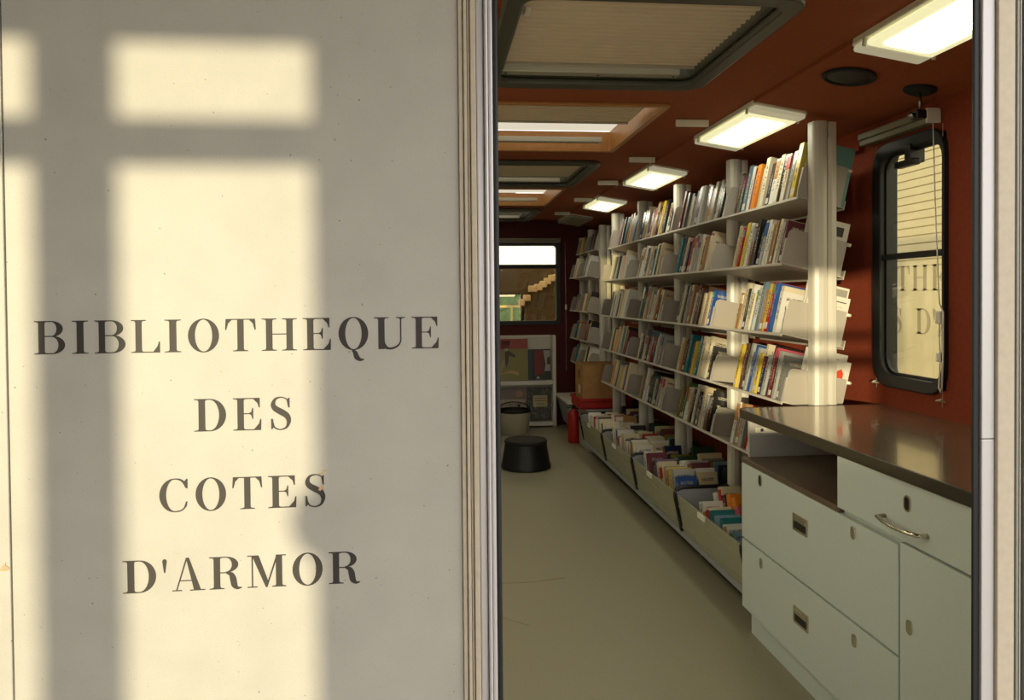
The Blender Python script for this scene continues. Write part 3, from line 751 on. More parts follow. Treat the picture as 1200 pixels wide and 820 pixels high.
for (a, b) in ((7.484, 7.945), (8.014, 8.43)):
    for z in F_LEV:
        shelf(unit2, z, a, b, ynear=a + 0.003)

# ------------------------------------------------------------------ books
PAL = {'cream': (222, 208, 176), 'white': (226, 222, 212), 'beige': (196, 176, 140), 'pale grey': (176, 174, 168), 'grey': (118, 116, 112), 'charcoal': (44, 42, 40), 'black': (20, 19, 18),
       'brown': (104, 66, 36), 'tan': (170, 126, 78), 'orange': (226, 136, 28), 'yellow': (218, 190, 70), 'red': (176, 34, 26), 'dark red': (104, 26, 22), 'pink': (206, 90, 110), 'wine': (108, 42, 54),
       'navy': (28, 36, 68), 'blue': (44, 84, 150), 'pale blue': (138, 168, 190), 'slate blue': (110, 130, 144), 'teal': (40, 122, 130), 'dark green': (28, 60, 36), 'green': (70, 116, 64), 'olive': (122, 118, 52), 'lilac': (140, 122, 160)}
BASIC = ['cream'] * 5 + ['white'] * 5 + ['beige'] * 3 + ['pale grey'] * 3 + ['grey'] * 2 + ['charcoal'] * 2 + ['black'] * 2 + ['brown', 'tan', 'orange', 'yellow', 'red', 'dark red', 'navy', 'blue', 'slate blue', 'teal', 'dark green', 'olive', 'wine']

def book_mat(cname, k):
    """cover colour with a printed spine title, sticker and cover picture, all from generated coordinates"""
    name = 'cover_%s_%d' % (cname.replace(' ', '_'), k)
    if name in MATS:
        return MATS[name]
    rnd = random.Random(name)
    M = bpy.data.materials.new(name); M.use_nodes = True
    nt = M.node_tree; b = nt.nodes['Principled BSDF']
    b.inputs['Roughness'].default_value = rnd.choice((0.25, 0.3, 0.4, 0.6))
    base = tuple(v * 0.8 for v in lin(PAL[cname]))
    tc = nt.nodes.new('ShaderNodeTexCoord'); sx = nt.nodes.new('ShaderNodeSeparateXYZ')
    nt.links.new(tc.outputs['Generated'], sx.inputs[0])
    def math_(op, a, v):
        n = nt.nodes.new('ShaderNodeMath'); n.operation = op
        for i, q in enumerate((a, v)):
            if isinstance(q, (int, float)): n.inputs[i].default_value = q
            else: nt.links.new(q, n.inputs[i])
        return n.outputs[0]
    def band(sock, lo, hi):
        return math_('MULTIPLY', math_('GREATER_THAN', sock, lo), math_('LESS_THAN', sock, hi))
    def noise(scale, thr, vec=None):
        n = nt.nodes.new('ShaderNodeTexNoise'); n.inputs['Scale'].default_value = 1.0; n.inputs['Detail'].default_value = 2
        mp = nt.nodes.new('ShaderNodeMapping'); mp.inputs['Scale'].default_value = scale; mp.inputs['Location'].default_value = (k * 3.1, k * 1.7, k * 2.3)
        nt.links.new(tc.outputs['Generated'], mp.inputs[0]); nt.links.new(mp.outputs[0], n.inputs['Vector'])
        return math_('GREATER_THAN', n.outputs['Fac'], thr)
    col = nt.nodes.new('ShaderNodeRGB'); col.outputs[0].default_value = (*base, 1)
    cur = col.outputs[0]
    def over(cur, mask, rgb):
        mx = nt.nodes.new('ShaderNodeMixRGB'); nt.links.new(mask, mx.inputs[0]); nt.links.new(cur, mx.inputs[1]); mx.inputs[2].default_value = (*lin(rgb), 1)
        return mx.outputs[0]
    lum = sum(base)
    ink = (78, 70, 62) if lum > 0.6 else (170, 162, 142)
    acc = PAL[rnd.choice(list(PAL))]
    cover = math_('GREATER_THAN', sx.outputs[0], 0.03)
    # picture on the large faces
    pic = math_('MULTIPLY', math_('MULTIPLY', cover, band(sx.outputs[2], 0.18, 0.66)), math_('MULTIPLY', band(sx.outputs[0], 0.15, 0.88), noise((5, 0, 6), 0.5)))
    cur = over(cur, pic, acc)
    ttl = math_('MULTIPLY', math_('MULTIPLY', cover, band(sx.outputs[2], 0.80, 0.87)), math_('MULTIPLY', band(sx.outputs[0], 0.14, 0.8), noise((20, 0, 60), 0.5)))
    cur = over(cur, ttl, ink)
    # spine title and sticker
    spine = math_('LESS_THAN', sx.outputs[0], 0.03)
    if rnd.random() < 0.3:
        cur = over(cur, math_('MULTIPLY', spine, band(sx.outputs[2], rnd.uniform(.55, .8), 0.95)), acc)
    st = math_('MULTIPLY', math_('MULTIPLY', spine, band(sx.outputs[2], 0.3, 0.84)), math_('MULTIPLY', band(sx.outputs[1], 0.3, 0.7), noise((0, 3, 26), 0.5)))
    cur = over(cur, st, ink)
    if rnd.random() < 0.6:
        cur = over(cur, math_('MULTIPLY', spine, math_('MULTIPLY', band(sx.outputs[2], 0.06, 0.19), band(sx.outputs[1], 0.1, 0.9))), (200, 196, 184))
    nt.links.new(cur, b.inputs['Base Color'])
    MATS[name] = M
    return M

def unit_book(th):
    """spine at x=0, thickness along y, height along z; cover and page block"""
    c = th
    mb = MB()
    mb.box(0.0, 1.0, 0.0, c, 0, 1, 0); mb.box(0.0, 1.0, 1 - c, 1.0, 0, 1, 0)
    mb.add([(0.0, c * .3, 0), (0.0, 1 - c * .3, 0), (0.03, 1, 0), (0.03, 0, 0), (0.0, c * .3, 1), (0.0, 1 - c * .3, 1), (0.03, 1, 1), (0.03, 0, 1)],
           [(0, 1, 2, 3), (4, 7, 6, 5), (0, 4, 5, 1), (3, 2, 6, 7)], 0)
    mb.box(0.02, 0.97, c, 1 - c, 0.012, 0.985, 1)
    me = bpy.data.meshes.new('book')
    me.from_pydata(mb.v, [], mb.f); me.polygons.foreach_set('material_index', mb.mi)
    me.materials.append(pages_m); me.materials.append(pages_m); me.update()
    return me
BOOK_MESH = [unit_book(0.07), unit_book(0.12)]
ORD = 'first second third fourth fifth sixth seventh eighth ninth tenth eleventh twelfth thirteenth fourteenth fifteenth sixteenth seventeenth eighteenth nineteenth twentieth twenty-first twenty-second twenty-third twenty-fourth twenty-fifth'.split()
STUFF = MB(); STUFF_COL = list(PAL)
def put_book(M_, d, t, h, cname, label=None, group=None, individual=True):
    if individual:
        o = bpy.data.objects.new('book', BOOK_MESH[0 if t > 0.02 else 1])
        COL.objects.link(o)
        o.matrix_world = M_ @ Matrix.Diagonal((d, t, h, 1))
        o.material_slots[0].link = 'OBJECT'
        o.material_slots[0].material = book_mat(cname, random.randrange(4))
        tag(o, label, 'book', group)
        return o
    Mt = M_ @ Matrix.Diagonal((d, t, h, 1))
    k = STUFF_COL.index(cname)
    STUFF.box(0, 1, 0, 0.1, 0, 1, k, Mt).box(0, 1, 0.9, 1, 0, 1, k, Mt).box(0, 0.03, 0.1, 0.9, 0, 1, k, Mt).box(0.03, 0.97, 0.1, 0.9, 0.01, 0.985, len(STUFF_COL), Mt)

def size_word(t, h):
    return 'thick' if t > 0.042 else ('thin' if t < 0.026 else ('tall' if h > 0.235 else 'small' if h < 0.185 else 'standard-size'))
LEVN = ['top shelf', 'second shelf', 'middle shelf', 'fourth shelf', 'bottom shelf']
BAYN = ['nearest bay', 'second bay', 'third bay']
def row(b, l, names, y0, y1, hmin, hmax, individual=True, z=None, first=None):
    """books from the bookend at the near end towards the far end of one shelf"""
    zz = LEVELS[l] if z is None else z
    n = len(names)
    span = (y1 - y0) / n
    y = y0
    for i, cn in enumerate(names):
        t = span * random.uniform(0.62, 0.97)
        h = random.uniform(hmin, hmax)
        d = random.uniform(0.14, 0.2)
        x = random.uniform(0.004, 0.02)
        lean = random.uniform(-0.015, 0.05)
        if first and i < len(first):
            h, d, x, t = first[i]
            lean = 0.0
        M_ = frame_at(zz, y) @ Matrix.Translation((x, 0, 0.0015)) @ Matrix.Rotation(-lean, 4, 'X')
        y += span
        lab = grp = None
        if individual:
            lab = '%s %s book, %s from the bookend, %s, %s' % (size_word(t, h), cn, ORD[i], LEVN[l], BAYN[b])
            grp = 'books on the %s of the %s' % (LEVN[l], BAYN[b])
        o = put_book(M_, d, t, h, cn, lab, grp, individual)
        if first and i < len(first):
            o.material_slots[0].material = mat('plain_cover_' + cn.replace(' ', '_'), (104, 150, 142) if cn == 'teal' else (212, 206, 192), rough=0.45, noise=(6, 0.06))
            prints = {(0, 0): [], (1, 0): [(R(.58, .72, .88, .9), (40, 36, 32)), (R(.55, .60, .9, .63), (120, 112, 100))],
                      (2, 1): [(R(.5, .70, .95, .74), (96, 90, 76)), (R(.55, .79, .96, .96), (150, 146, 134))], (2, 0): [(R(.5, .78, .85, .785), (120, 112, 104)), (R(.5, .70, .85, .705), (120, 112, 104)), (R(.5, .88, .92, .9), (60, 56, 50))],
                      (3, 0): [([(.5, .62), (.62, .66), (.72, .8), (.8, .84), (.86, .76), (.86, .6)], (206, 66, 30))], (3, 1): [(R(.5, .88, .8, .9), (120, 112, 104))]}.get((l, i), [])
            for poly_, rgb in prints:
                build('cover_print', MB().prism(poly_, -0.06, 0.0, 'Y'), mat('print_%d_%d_%d' % rgb, rgb, rough=0.5), o)

near = [
    ['teal', 'yellow', 'pale grey', 'cream', 'charcoal', 'cream', 'white', 'black', 'cream', 'beige', 'orange', 'wine', 'white', 'slate blue', 'dark green', 'brown'],
    ['white', 'wine', 'pale grey', 'cream', 'tan', 'cream', 'white', 'pale grey', 'blue', 'black', 'charcoal', 'brown', 'beige', 'white', 'yellow', 'cream', 'red', 'beige'],
    ['white', 'pale grey', 'white', 'cream', 'blue', 'red', 'yellow', 'tan', 'slate blue', 'white', 'pale blue', 'cream', 'white', 'charcoal', 'cream', 'tan', 'cream'],
    ['white', 'cream', 'grey', 'pale grey', 'dark red', 'pink', 'charcoal', 'pale grey', 'navy', 'cream', 'yellow', 'pale grey', 'blue', 'slate blue', 'pale grey', 'black', 'brown', 'cream', 'yellow'],
]
firsts = [[(0.262, 0.175, 0.048, 0.012)], [(0.235, 0.2, 0.08, 0.01)], [(0.215, 0.2, 0.085, 0.012), (0.262, 0.2, 0.09, 0.01)], [(0.232, 0.2, 0.085, 0.012), (0.262, 0.2, 0.08, 0.01)]]
hh = [(0.20, 0.262), (0.185, 0.235), (0.18, 0.245), (0.18, 0.245), (0.18, 0.24)]
for l in range(4):
    row(0, l, near[l], POSTS[0] + 0.050, POSTS[1] - (0.12 if l == 0 else 0.32), hh[l][0], hh[l][1], first=firsts[l])
rr = random.Random(21)
row(0, 4, ['cream', 'white', 'red', 'pale grey', 'tan', 'white'], 3.56, POSTS[1] - 0.27, 0.19, 0.23)
FAVOUR = {(1, 0): ['cream', 'olive', 'charcoal', 'beige', 'navy', 'white', 'grey', 'brown'], (1, 2): ['red', 'brown', 'dark red', 'cream', 'white', 'charcoal'], (1, 3): ['slate blue', 'teal', 'dark red', 'yellow', 'grey', 'pale blue'],
          (1, 4): ['navy', 'white', 'cream', 'charcoal', 'dark red', 'green'], (2, 0): ['white', 'red', 'olive', 'charcoal', 'tan'], (2, 1): ['brown', 'tan', 'beige', 'grey', 'black'], (2, 4): ['tan', 'orange', 'slate blue', 'white', 'charcoal']}
for b in (1, 2):
    for l in range(5):
        n = (16, 13)[b - 1]
        pal = FAVOUR.get((b, l), []) * 2 + BASIC
        row(b, l, [rr.choice(pal) for _ in range(n)], POSTS[b] + 0.056, POSTS[b + 1] - (0.14 if l == 0 else rr.uniform(0.30, 0.36)), hh[l][0], hh[l][1])
for l in range(5):
    row(3, l, [rr.choice(BASIC) for _ in range(13)], POSTS[3] + 0.056, POSTS[4] - 0.3, hh[l][0], hh[l][1], False)
for (a, b_) in ((7.49, 7.94), (8.02, 8.44)):
    for l in range(5):
        row(3, l, [rr.choice(BASIC + ['tan', 'charcoal', 'black']) for _ in range(6)], a + 0.02, b_ - 0.17, 0.16, 0.22, False, z=F_LEV[l])

# ------------------------------------------------------------------ book bins below the shelves
BINS = [(3.215, 4.125), (4.135, 5.055), (5.065, 5.975), (5.985, 6.885)]
binn = ['nearest the cabinet', 'second from the cabinet', 'third from the cabinet', 'farthest from the cabinet']
side = [(1.378, 0.135), (1.645, 0.135), (1.645, 0.385), (1.385, 0.385), (1.362, 0.382), (1.346, 0.372), (1.338, 0.355), (1.339, 0.335)]
side_in = [(1.388, 0.145), (1.89, 0.145), (1.89, 0.374), (1.388, 0.374), (1.368, 0.371), (1.355, 0.363), (1.349, 0.351), (1.350, 0.335)]
for (y0, y1), bn in zip(BINS, binn):
    t = thing('book_bin', 'grey book bin with cloudy plastic front, ' + bn, 'bin', (1.63, (y0 + y1) / 2, 0), 'book bins under the bookcase')
    for k, (ya, yb) in enumerate(((y0, y0 + 0.012), (y1 - 0.012, y1))):
        sp_ = build('side_panel', MB().prism(side, ya, yb, 'Y'), binpanel_m, t, bevel=0.003)
        ym = ya if k == 0 else yb
        build('edge_trim', MB().tube([(p[0], (ya + yb) / 2, p[1]) for p in side[2:] + side[:1]], 0.0085, 8), black_m, sp_)
    build('front_panel', MB().prism([(1.380, 0.14), (1.384, 0.14), (1.3495, 0.345), (1.3455, 0.345)], y0 + 0.014, y1 - 0.014, 'Y'), binfront_m, t)
    build('front_lip', MB().prism([(1.3445, 0.338), (1.351, 0.338), (1.350, 0.352), (1.3425, 0.352)], y0 + 0.014, y1 - 0.014, 'Y'), binfront_m, t)
    ribs = MB()
    for zz_ in (0.17, 0.285):
        xx = 1.38 - (zz_ - 0.14) * 0.0345 / 0.205
        ribs.box(xx - 0.005, xx, y0 + 0.014, y1 - 0.014, zz_ - 0.003, zz_ + 0.003)
    build('rib', ribs, binfront_m, t)
    build('floor_tray', MB().box(1.378, 1.645, y0 + 0.013, y1 - 0.013, 0.128, 0.14).box(1.366, 1.378, y0 + 0.0, y1 - 0.0, 0.122, 0.145), binpanel_m, t)
    build('back_panel', MB().box(1.637, 1.645, y0 + 0.013, y1 - 0.013, 0.14, 0.36), binpanel_m, t)
    build('base', MB().box(1.48, 1.64, y0 + 0.02, y1 - 0.02, 0.0, 0.128), blackr_m, t)
    ym = y0 + 0.55 * (y1 - y0)
    build('label_holder', MB().box(1.335, 1.3425, ym - 0.05, ym + 0.05, 0.326, 0.352), lampwhite_m, t)

def bin_row(bi, ri, names, y0, y1, x, w, z, h, tr=(0.6, 0.95), lean=0.33, individual=True):
    n = len(names); span = (y1 - y0) / n
    for i, cn in enumerate(names):
        t = span * random.uniform(*tr)
        ww = w * random.uniform(0.92, 1.05); hj = h * random.uniform(0.86, 1.06)
        M_ = Matrix.Translation((x + random.uniform(-0.006, 0.012), y0 + span * i, z)) @ Matrix.Rotation(-lean + random.uniform(-.06, .06), 4, 'X') @ Matrix.Rotation(random.uniform(-.03, .03), 4, 'Z')
        lab = grp = None
        if individual:
            lab = '%s book, %s from near end, %s row, bin %s' % (cn, ORD[i], ('front', 'back')[ri], binn[bi])
            grp = 'books in the bin ' + binn[bi]
        put_book(M_, ww, t, hj, cn, lab, grp, individual)
bin_row(0, 0, ['pale blue', 'white', 'teal', 'pale blue', 'teal', 'cream', 'white', 'white'], 3.42, 3.88, 1.40, 0.115, 0.16, 0.21)
bin_row(0, 1, ['pale blue', 'navy', 'slate blue', 'pink', 'orange', 'orange', 'navy', 'cream', 'white'], 3.42, 3.96, 1.52, 0.115, 0.17, 0.27)
bin_row(1, 0, ['blue', 'pale grey', 'yellow', 'white', 'beige', 'cream', 'cream', 'lilac', 'grey', 'wine', 'yellow', 'white'], 4.2, 4.92, 1.395, 0.12, 0.19, 0.25)
bin_row(1, 1, ['beige', 'white', 'wine', 'pale grey', 'white', 'white', 'dark green', 'slate blue', 'green', 'olive', 'dark green', 'charcoal', 'navy', 'yellow'], 4.2, 4.94, 1.52, 0.115, 0.19, 0.27)
cdn = ['white', 'cream', 'white', 'charcoal', 'cream', 'pale grey', 'white', 'navy', 'cream', 'beige', 'white', 'red', 'cream', 'white', 'pale grey', 'cream', 'white', 'cream']
bin_row(2, 0, cdn, 5.12, 5.86, 1.395, 0.12, 0.2, 0.235, (0.45, 0.8), 0.28)
bin_row(2, 1, cdn[::-1], 5.12, 5.86, 1.52, 0.115, 0.2, 0.25, (0.45, 0.8), 0.28)
bin_row(3, 0, cdn, 6.05, 6.76, 1.395, 0.12, 0.2, 0.225, (0.45, 0.8), 0.28, False)
bin_row(3, 1, cdn[::-1], 6.05, 6.6, 1.52, 0.115, 0.2, 0.25, (0.45, 0.8), 0.28, False)
dk = ['dark green', 'charcoal', 'navy', 'slate blue', 'olive', 'wine', 'brown', 'grey', 'beige', 'charcoal', 'dark green', 'black']
for bi, (y0, y1) in enumerate(BINS):
    build('low_ledge', MB().box(1.66, XR - 0.005, y0 + 0.07, y1 - 0.02, 0.20, 0.215).box(1.66, 1.668, y0 + 0.07, y1 - 0.02, 0.0, 0.23), shelf_m, unit)
    bin_row(bi, 1, dk, y0 + 0.09, y1 - 0.16, 1.69, 0.15, 0.217, 0.24, (0.5, 0.9), 0.3, False)
plain = [mat('far_cover_' + c.replace(' ', '_'), PAL[c], rough=0.4) for c in STUFF_COL] + [pages_m]
bs = build('distant_books', STUFF, plain)
tag(bs, 'rows of distant books in the fourth bay, far corner bookcase and farthest bin', 'books', kind='stuff')
t = thing('cardboard_sheet', 'torn brown cardboard sheet stuck among books in the farthest bin', 'cardboard', (1.7, 6.4, 0.3))
build('sheet', MB().box(0, 0.3, 0, 0.006, 0, 0.15, M=Matrix.Translation((1.56, 6.15, 0.33)) @ Matrix.Rotation(-0.5, 4, 'X') @ Matrix.Rotation(0.12, 4, 'Y')), card_m, t)

# ------------------------------------------------------------------ far corner: boxes, crate, extinguisher
t = thing('storage_box', 'pale grey storage bin against the end wall in the far corner', 'box', (1.62, 8.2, 0))
bxp = [(1.46, 0.06), (1.9, 0.06), (1.9, 0.37), (1.385, 0.37), (1.385, 0.34)]
build('body', MB().prism(bxp, 7.72, 8.46, 'Y'), binpanel_m, t, bevel=0.012)
build('rim', MB().prism([(1.375, 0.345), (1.91, 0.345), (1.91, 0.375), (1.375, 0.375)], 7.71, 8.47, 'Y'), lampwhite_m, t, bevel=0.006)
build('foot', MB().box(1.55, 1.85, 7.8, 8.4, 0.0, 0.06), blackr_m, t)
t = thing('equipment_housing', 'grey wheel arch box under the red crate', 'box', (1.65, 7.3, 0))
build('body', MB().box(1.43, 1.93, 6.96, 7.415, 0.0, 0.385), plate_m, t, bevel=0.02)
build('lid', MB().box(1.42, 1.935, 6.95, 7.418, 0.386, 0.398), binpanel_m, t, bevel=0.005)
t = thing('red_crate', 'low red plastic crate carrying the cardboard box', 'crate', (1.6, 7.33, 0.4))
build('tray', MB().box(1.355, 1.86, 6.99, 7.415, 0.40, 0.475), red_m, t, bevel=0.02)
build('rim', MB().ring(rrect(1.345, 1.87, 6.98, 7.418, 0.03), rrect(1.37, 1.845, 7.005, 7.408, 0.02), 0.476, 0.50, 'Z'), red_m, t, bevel=0.004)
t = thing('cardboard_box', 'open brown cardboard box on the red crate', 'box', (1.6, 7.33, 0.5))
cbm = MB()
x0, x1, y0, y1, z0, z1 = 1.40, 1.77, 7.05, 7.40, 0.479, 0.81
cbm.box(x0, x1, y0, y1, z0, z0 + 0.006).box(x0 + .006, x1, y0, y0 + 0.006, z0, z1).box(x0 + .006, x1, y1 - 0.006, y1, z0, z1).box(x1 - 0.006, x1, y0 + .006, y1 - .006, z0, z1)
cbm.box(x0, x0 + 0.006, y0, y1, z0, z0 + 0.19).box(x0, x0 + 0.006, y0, y0 + 0.12, z0 + 0.19, z0 + 0.27).box(x0, x0 + 0.006, y1 - 0.12, y1, z0 + 0.19, z0 + 0.27).box(x0, x0 + 0.006, y0, y1, z0 + 0.27, z1)
build('walls', cbm, card_m, t)
build('label_sticker', MB().box(x0 - 0.001, x0, y0 + 0.1, y0 + 0.2, z0 + 0.05, z0 + 0.13), pages_m, t)
fx, fy = 1.445, 6.99
fx, fy = 1.40, 7.5
t = thing('fire_extinguisher', 'red fire extinguisher standing on the floor beyond the bins', 'extinguisher', (fx, fy, 0))
build('cylinder', MB().lathe([(0.055, 0.0), (0.06, 0.01), (0.06, 0.27), (0.052, 0.3), (0.025, 0.325), (0.02, 0.335)], (fx, fy, 0), 24), red_m, t, smooth_angle=40)
build('valve', MB().box(fx - 0.018, fx + 0.018, fy - 0.018, fy + 0.018, 0.33, 0.365), darkmetal_m, t, bevel=0.004)
build('lever', MB().box(fx - 0.07, fx + 0.01, fy - 0.008, fy + 0.008, 0.366, 0.374).box(fx - 0.075, fx, fy - 0.008, fy + 0.008, 0.345, 0.352), black_m, t, bevel=0.002)
build('hose', MB().tube([(fx + 0.02, fy - 0.02, 0.345), (fx + 0.06, fy - 0.045, 0.33), (fx + 0.072, fy - 0.05, 0.25), (fx + 0.068, fy - 0.045, 0.1)], 0.009, 8), black_m, t)

# ------------------------------------------------------------------ display rack on the end wall
t = thing('display_rack', 'white two tier magazine display rack against the end wall', 'rack', (0.95, 8.48, 0))
RY = YE - 0.14
build('frame', MB().box(1.335, 1.378, RY, YE - 0.002, 0.0, 1.02).box(0.42, 0.46, RY, YE - 0.002, 0.0, 1.02).box(0.46, 1.335, YE - 0.03, YE - 0.002, 0.0, 1.02), white_m, t, bevel=0.012)
for z in (0.475, 0.02):
    build('ledge', MB().box(0.46, 1.335, RY - 0.01, YE - 0.03, z, z + 0.02).box(0.46, 1.335, RY - 0.014, RY - 0.004, z, z + 0.045), white_m, t, bevel=0.003)
build('back_slope', MB().prism([(YE - 0.075, 0.5), (YE - 0.07, 0.5), (YE - 0.032, 1.0), (YE - 0.037, 1.0)], 0.46, 1.335, 'X'), shelf_m, t)
build('back_slope', MB().prism([(YE - 0.075, 0.045), (YE - 0.07, 0.045), (YE - 0.032, 0.47), (YE - 0.037, 0.47)], 0.46, 1.335, 'X'), shelf_m, t)
def cover(name, label, x0, x1, z0, z1, yb, bands, prints, th=0.012):
    """a book standing face out: block plus flat printed areas"""
    o = thing(name, label, 'book', ((x0 + x1) / 2, yb, z0), 'books facing out on the display rack')
    sl = 0.08
    def Q(x, z): return (x, z)
    Mx = Matrix.Translation((0, yb, z0)) @ Matrix.Rotation(-sl, 4, 'X') @ Matrix.Translation((0, 0, -z0))
    build('cover', MB().box(x0, x1, 0, th, z0, z1, M=Mx), mat('cover_' + name + label[:6], bands, rough=0.35), o)
    for pname, poly, rgb in prints:
        build(pname, MB().prism([(x0 + a * (x1 - x0), z0 + b * (z1 - z0)) for a, b in poly], -0.0012, 0.0, 'Y', M=Mx), mat('print_%d_%d_%d' % rgb, rgb, rough=0.4), o)
    return o, Mx
cat = arc(.33, .88, .13, .07, -20, 200, 14)
cover('picture_book', 'yellow green picture book with black animal and red band on the rack', 0.70, 1.065, 0.525, 0.985, YE - 0.125, (128, 116, 52),
      [('red_band', [(0, .76), (1, .76), (1, 1), (0, 1)], (142, 52, 34)), ('animal_head', cat + [(.2, .83), (.2, .76), (.46, .76), (.46, .83)], (16, 14, 13)),
       ('animal_ear', [(.2, .9), (.22, .97), (.28, .93)], (18, 14, 13)), ('animal_ear', [(.46, .9), (.44, .97), (.38, .93)], (18, 14, 13)), ('animal_bib', [(.28, .76), (.33, .83), (.40, .76), (.36, .70)], (170, 160, 130)),
       ('figure', [(.30, .70), (.42, .72), (.62, .60), (.60, .55), (.42, .60), (.40, .45), (.34, .30), (.3, .45)], (60, 44, 20)), ('figure', [(.22, .5), (.3, .5), (.2, .2), (.1, .2)], (150, 132, 90)),
       ('ground_shape', [(.0, .14), (.45, .18), (.72, .12), (.7, .2), (.45, .25), (.3, .19), (0, .17)], (176, 148, 84))])
cover('picture_book', 'dark blue and red picture book with white spot on the rack', 1.045, 1.325, 0.525, 0.865, YE - 0.10, (26, 34, 40),
      [('blue_stripe', [(.1, .02), (.24, .02), (.24, .97), (.1, .97)], (44, 58, 66)), ('red_field', [(.34, .12), (.72, .2), (.72, .96), (.34, .96)], (112, 30, 18)), ('white_field', [(.74, .28), (.98, .28), (.98, .96), (.7, .96), (.78, .5)], (168, 158, 140)),
       ('dark_spot', [(.84, .5), (.97, .5), (.97, .74), (.84, .74)], (30, 24, 24)), ('green_field', [(.4, .02), (.98, .02), (.98, .26), (.7, .22)], (44, 56, 26)), ('white_patch', [(.42, .03), (.56, .05), (.48, .12), (.42, .1)], (170, 170, 150))])
o, Mx = cover('picture_book', 'pinkish grey book with a lettered title band on the lower rack', 0.70, 1.035, 0.068, 0.44, YE - 0.115, (112, 92, 80),
      [('pale_band', [(0, .38), (1, .38), (1, .66), (0, .66)], (170, 156, 138)), ('sun_spot', arc(.8, .82, .12, .1, 0, 360, 16), (158, 118, 98)), ('dark_wave', [(0, 0), (1, 0), (1, .3), (.9, .36), (.7, .28), (.4, .34), (0, .26)], (40, 36, 34))])
tx = MB(); cur = 0.712
for ch in "GEANTS DES MERS":
    if ch == ' ':
        cur += 0.010; continue
    w_ = glyph(ch)[1] * 0.0285 * .72
    for p in glyph(ch)[0]:
        tx.prism([(cur + q[0] * 0.0285 * .72, 0.242 + q[1] * 0.036) for q in p], -0.0024, -0.0014, 'Y', M=Mx)
    cur += w_ + 0.0025
build('title_print', tx, mat('title_brown', (70, 34, 26), rough=0.5), o)
o, Mx = cover('picture_book', 'black and cream patterned book with a cream label on the lower rack', 1.05, 1.325, 0.068, 0.44, YE - 0.10, (60, 54, 42),
      [('cream_label', [(.26, .42), (.84, .42), (.84, .76), (.26, .76)], (176, 160, 116)), ('label_line', [(.33, .66), (.77, .66), (.77, .69), (.33, .69)], (96, 76, 48)), ('label_line', [(.3, .58), (.8, .58), (.8, .61), (.3, .61)], (96, 76, 48)), ('label_line', [(.4, .49), (.72, .49), (.72, .52), (.4, .52)], (96, 76, 48))])
pat = MB(); rp = random.Random(3)
for _ in range(130):
    a, b = rp.uniform(.02, .95), rp.uniform(.02, .95)
    if .24 < a < .86 and .4 < b < .78: continue
    w_, h_ = rp.uniform(.015, .05), rp.uniform(.012, .035)
    pat.prism([(1.05 + .275 * a, .068 + .372 * b), (1.05 + .275 * (a + w_), .068 + .372 * (b + rp.uniform(-.02, .02))), (1.05 + .275 * (a + w_ * .6), .068 + .372 * (b + h_))], -0.002, -0.0005, 'Y', M=Mx)
build('pattern_print', pat, mat('print_cream_marks', (164, 156, 132), rough=0.5), o)

# ------------------------------------------------------------------ bucket and stool on the floor
bxx, byy = 0.875, 8.10
t = thing('basket_bucket', 'round cream tub with black rim in front of the display rack', 'tub', (bxx, byy, 0))
build('body', MB().lathe([(0.14, 0.0), (0.145, 0.005), (0.168, 0.235), (0.164, 0.235), (0.141, 0.012), (0.005, 0.01)], (bxx, byy, 0), 40), mat('cream_tub', (178, 170, 150), rough=0.5), t, smooth_angle=40)
build('rim', MB().lathe([(0.164, 0.228), (0.176, 0.232), (0.178, 0.25), (0.168, 0.256), (0.160, 0.25), (0.160, 0.235)], (bxx, byy, 0), 40), black_m, t, smooth_angle=50)
build('liner_panel', MB().tube([(bxx + 0.168 * math.cos(a), byy + 0.168 * math.sin(a), 0.255 + 0.055 * max(0, math.sin(a))) for a in [2 * math.pi * k / 30 for k in range(30)]], 0.006, 6, closed=True), black_m, t)
for a in (-0.5, 1.2):
    build('clip', MB().box(bxx + 0.17 * math.cos(a) - 0.012, bxx + 0.17 * math.cos(a) + 0.012, byy + 0.17 * math.sin(a) - 0.012, byy + 0.17 * math.sin(a) + 0.012, 0.235, 0.285), black_m, t, bevel=0.003)
sx_, sy_ = 0.79, 6.46
t = thing('step_stool', 'low round black step stool standing in the aisle', 'stool', (sx_, sy_, 0))
build('body', MB().lathe([(0.20, 0.0), (0.212, 0.006), (0.212, 0.03), (0.205, 0.04), (0.178, 0.205), (0.174, 0.215)], (sx_, sy_, 0), 48), black_m, t, smooth_angle=40)
build('tread', MB().lathe([(0.176, 0.213), (0.182, 0.218), (0.182, 0.232), (0.176, 0.24), (0.168, 0.241), (0.165, 0.238), (0.002, 0.238)], (sx_, sy_, 0), 48), blackr_m, t, smooth_angle=40)

# ------------------------------------------------------------------ outside, seen through the windows
NX = 5.67
KN = 1.35           # the neighbour stands this much further out than its first sketch
def kz(z): return 1.455 + (z - 1.455) * KN
nb = thing('parked_vehicle', 'cream neighbouring library vehicle with large lettering, seen through the tall window', 'vehicle', (6.8, 10.0, -0.3))
cream_m = mat('cream_vehicle_paint', (186, 178, 150), rough=0.5, noise=(3, 0.04))
build('body', MB().box(NX + 0.012, 8.0, 4.0, 15.0, 0.05, kz(1.733)).box(NX + 0.03, 8.0, 4.0, 15.0, kz(1.733), 3.6), cream_m, nb)
build('side_panel', MB().box(NX, NX + 0.012, 4.0, 15.0, 0.05, kz(1.733)), cream_m, nb, bevel=0.004)
for k in range(18):
    z = kz(1.74) + k * 0.095
    build('rib', MB().box(NX + 0.012, NX + 0.03, 4.0, 15.0, z + 0.008, z + 0.09), cream_m, nb, bevel=0.005)
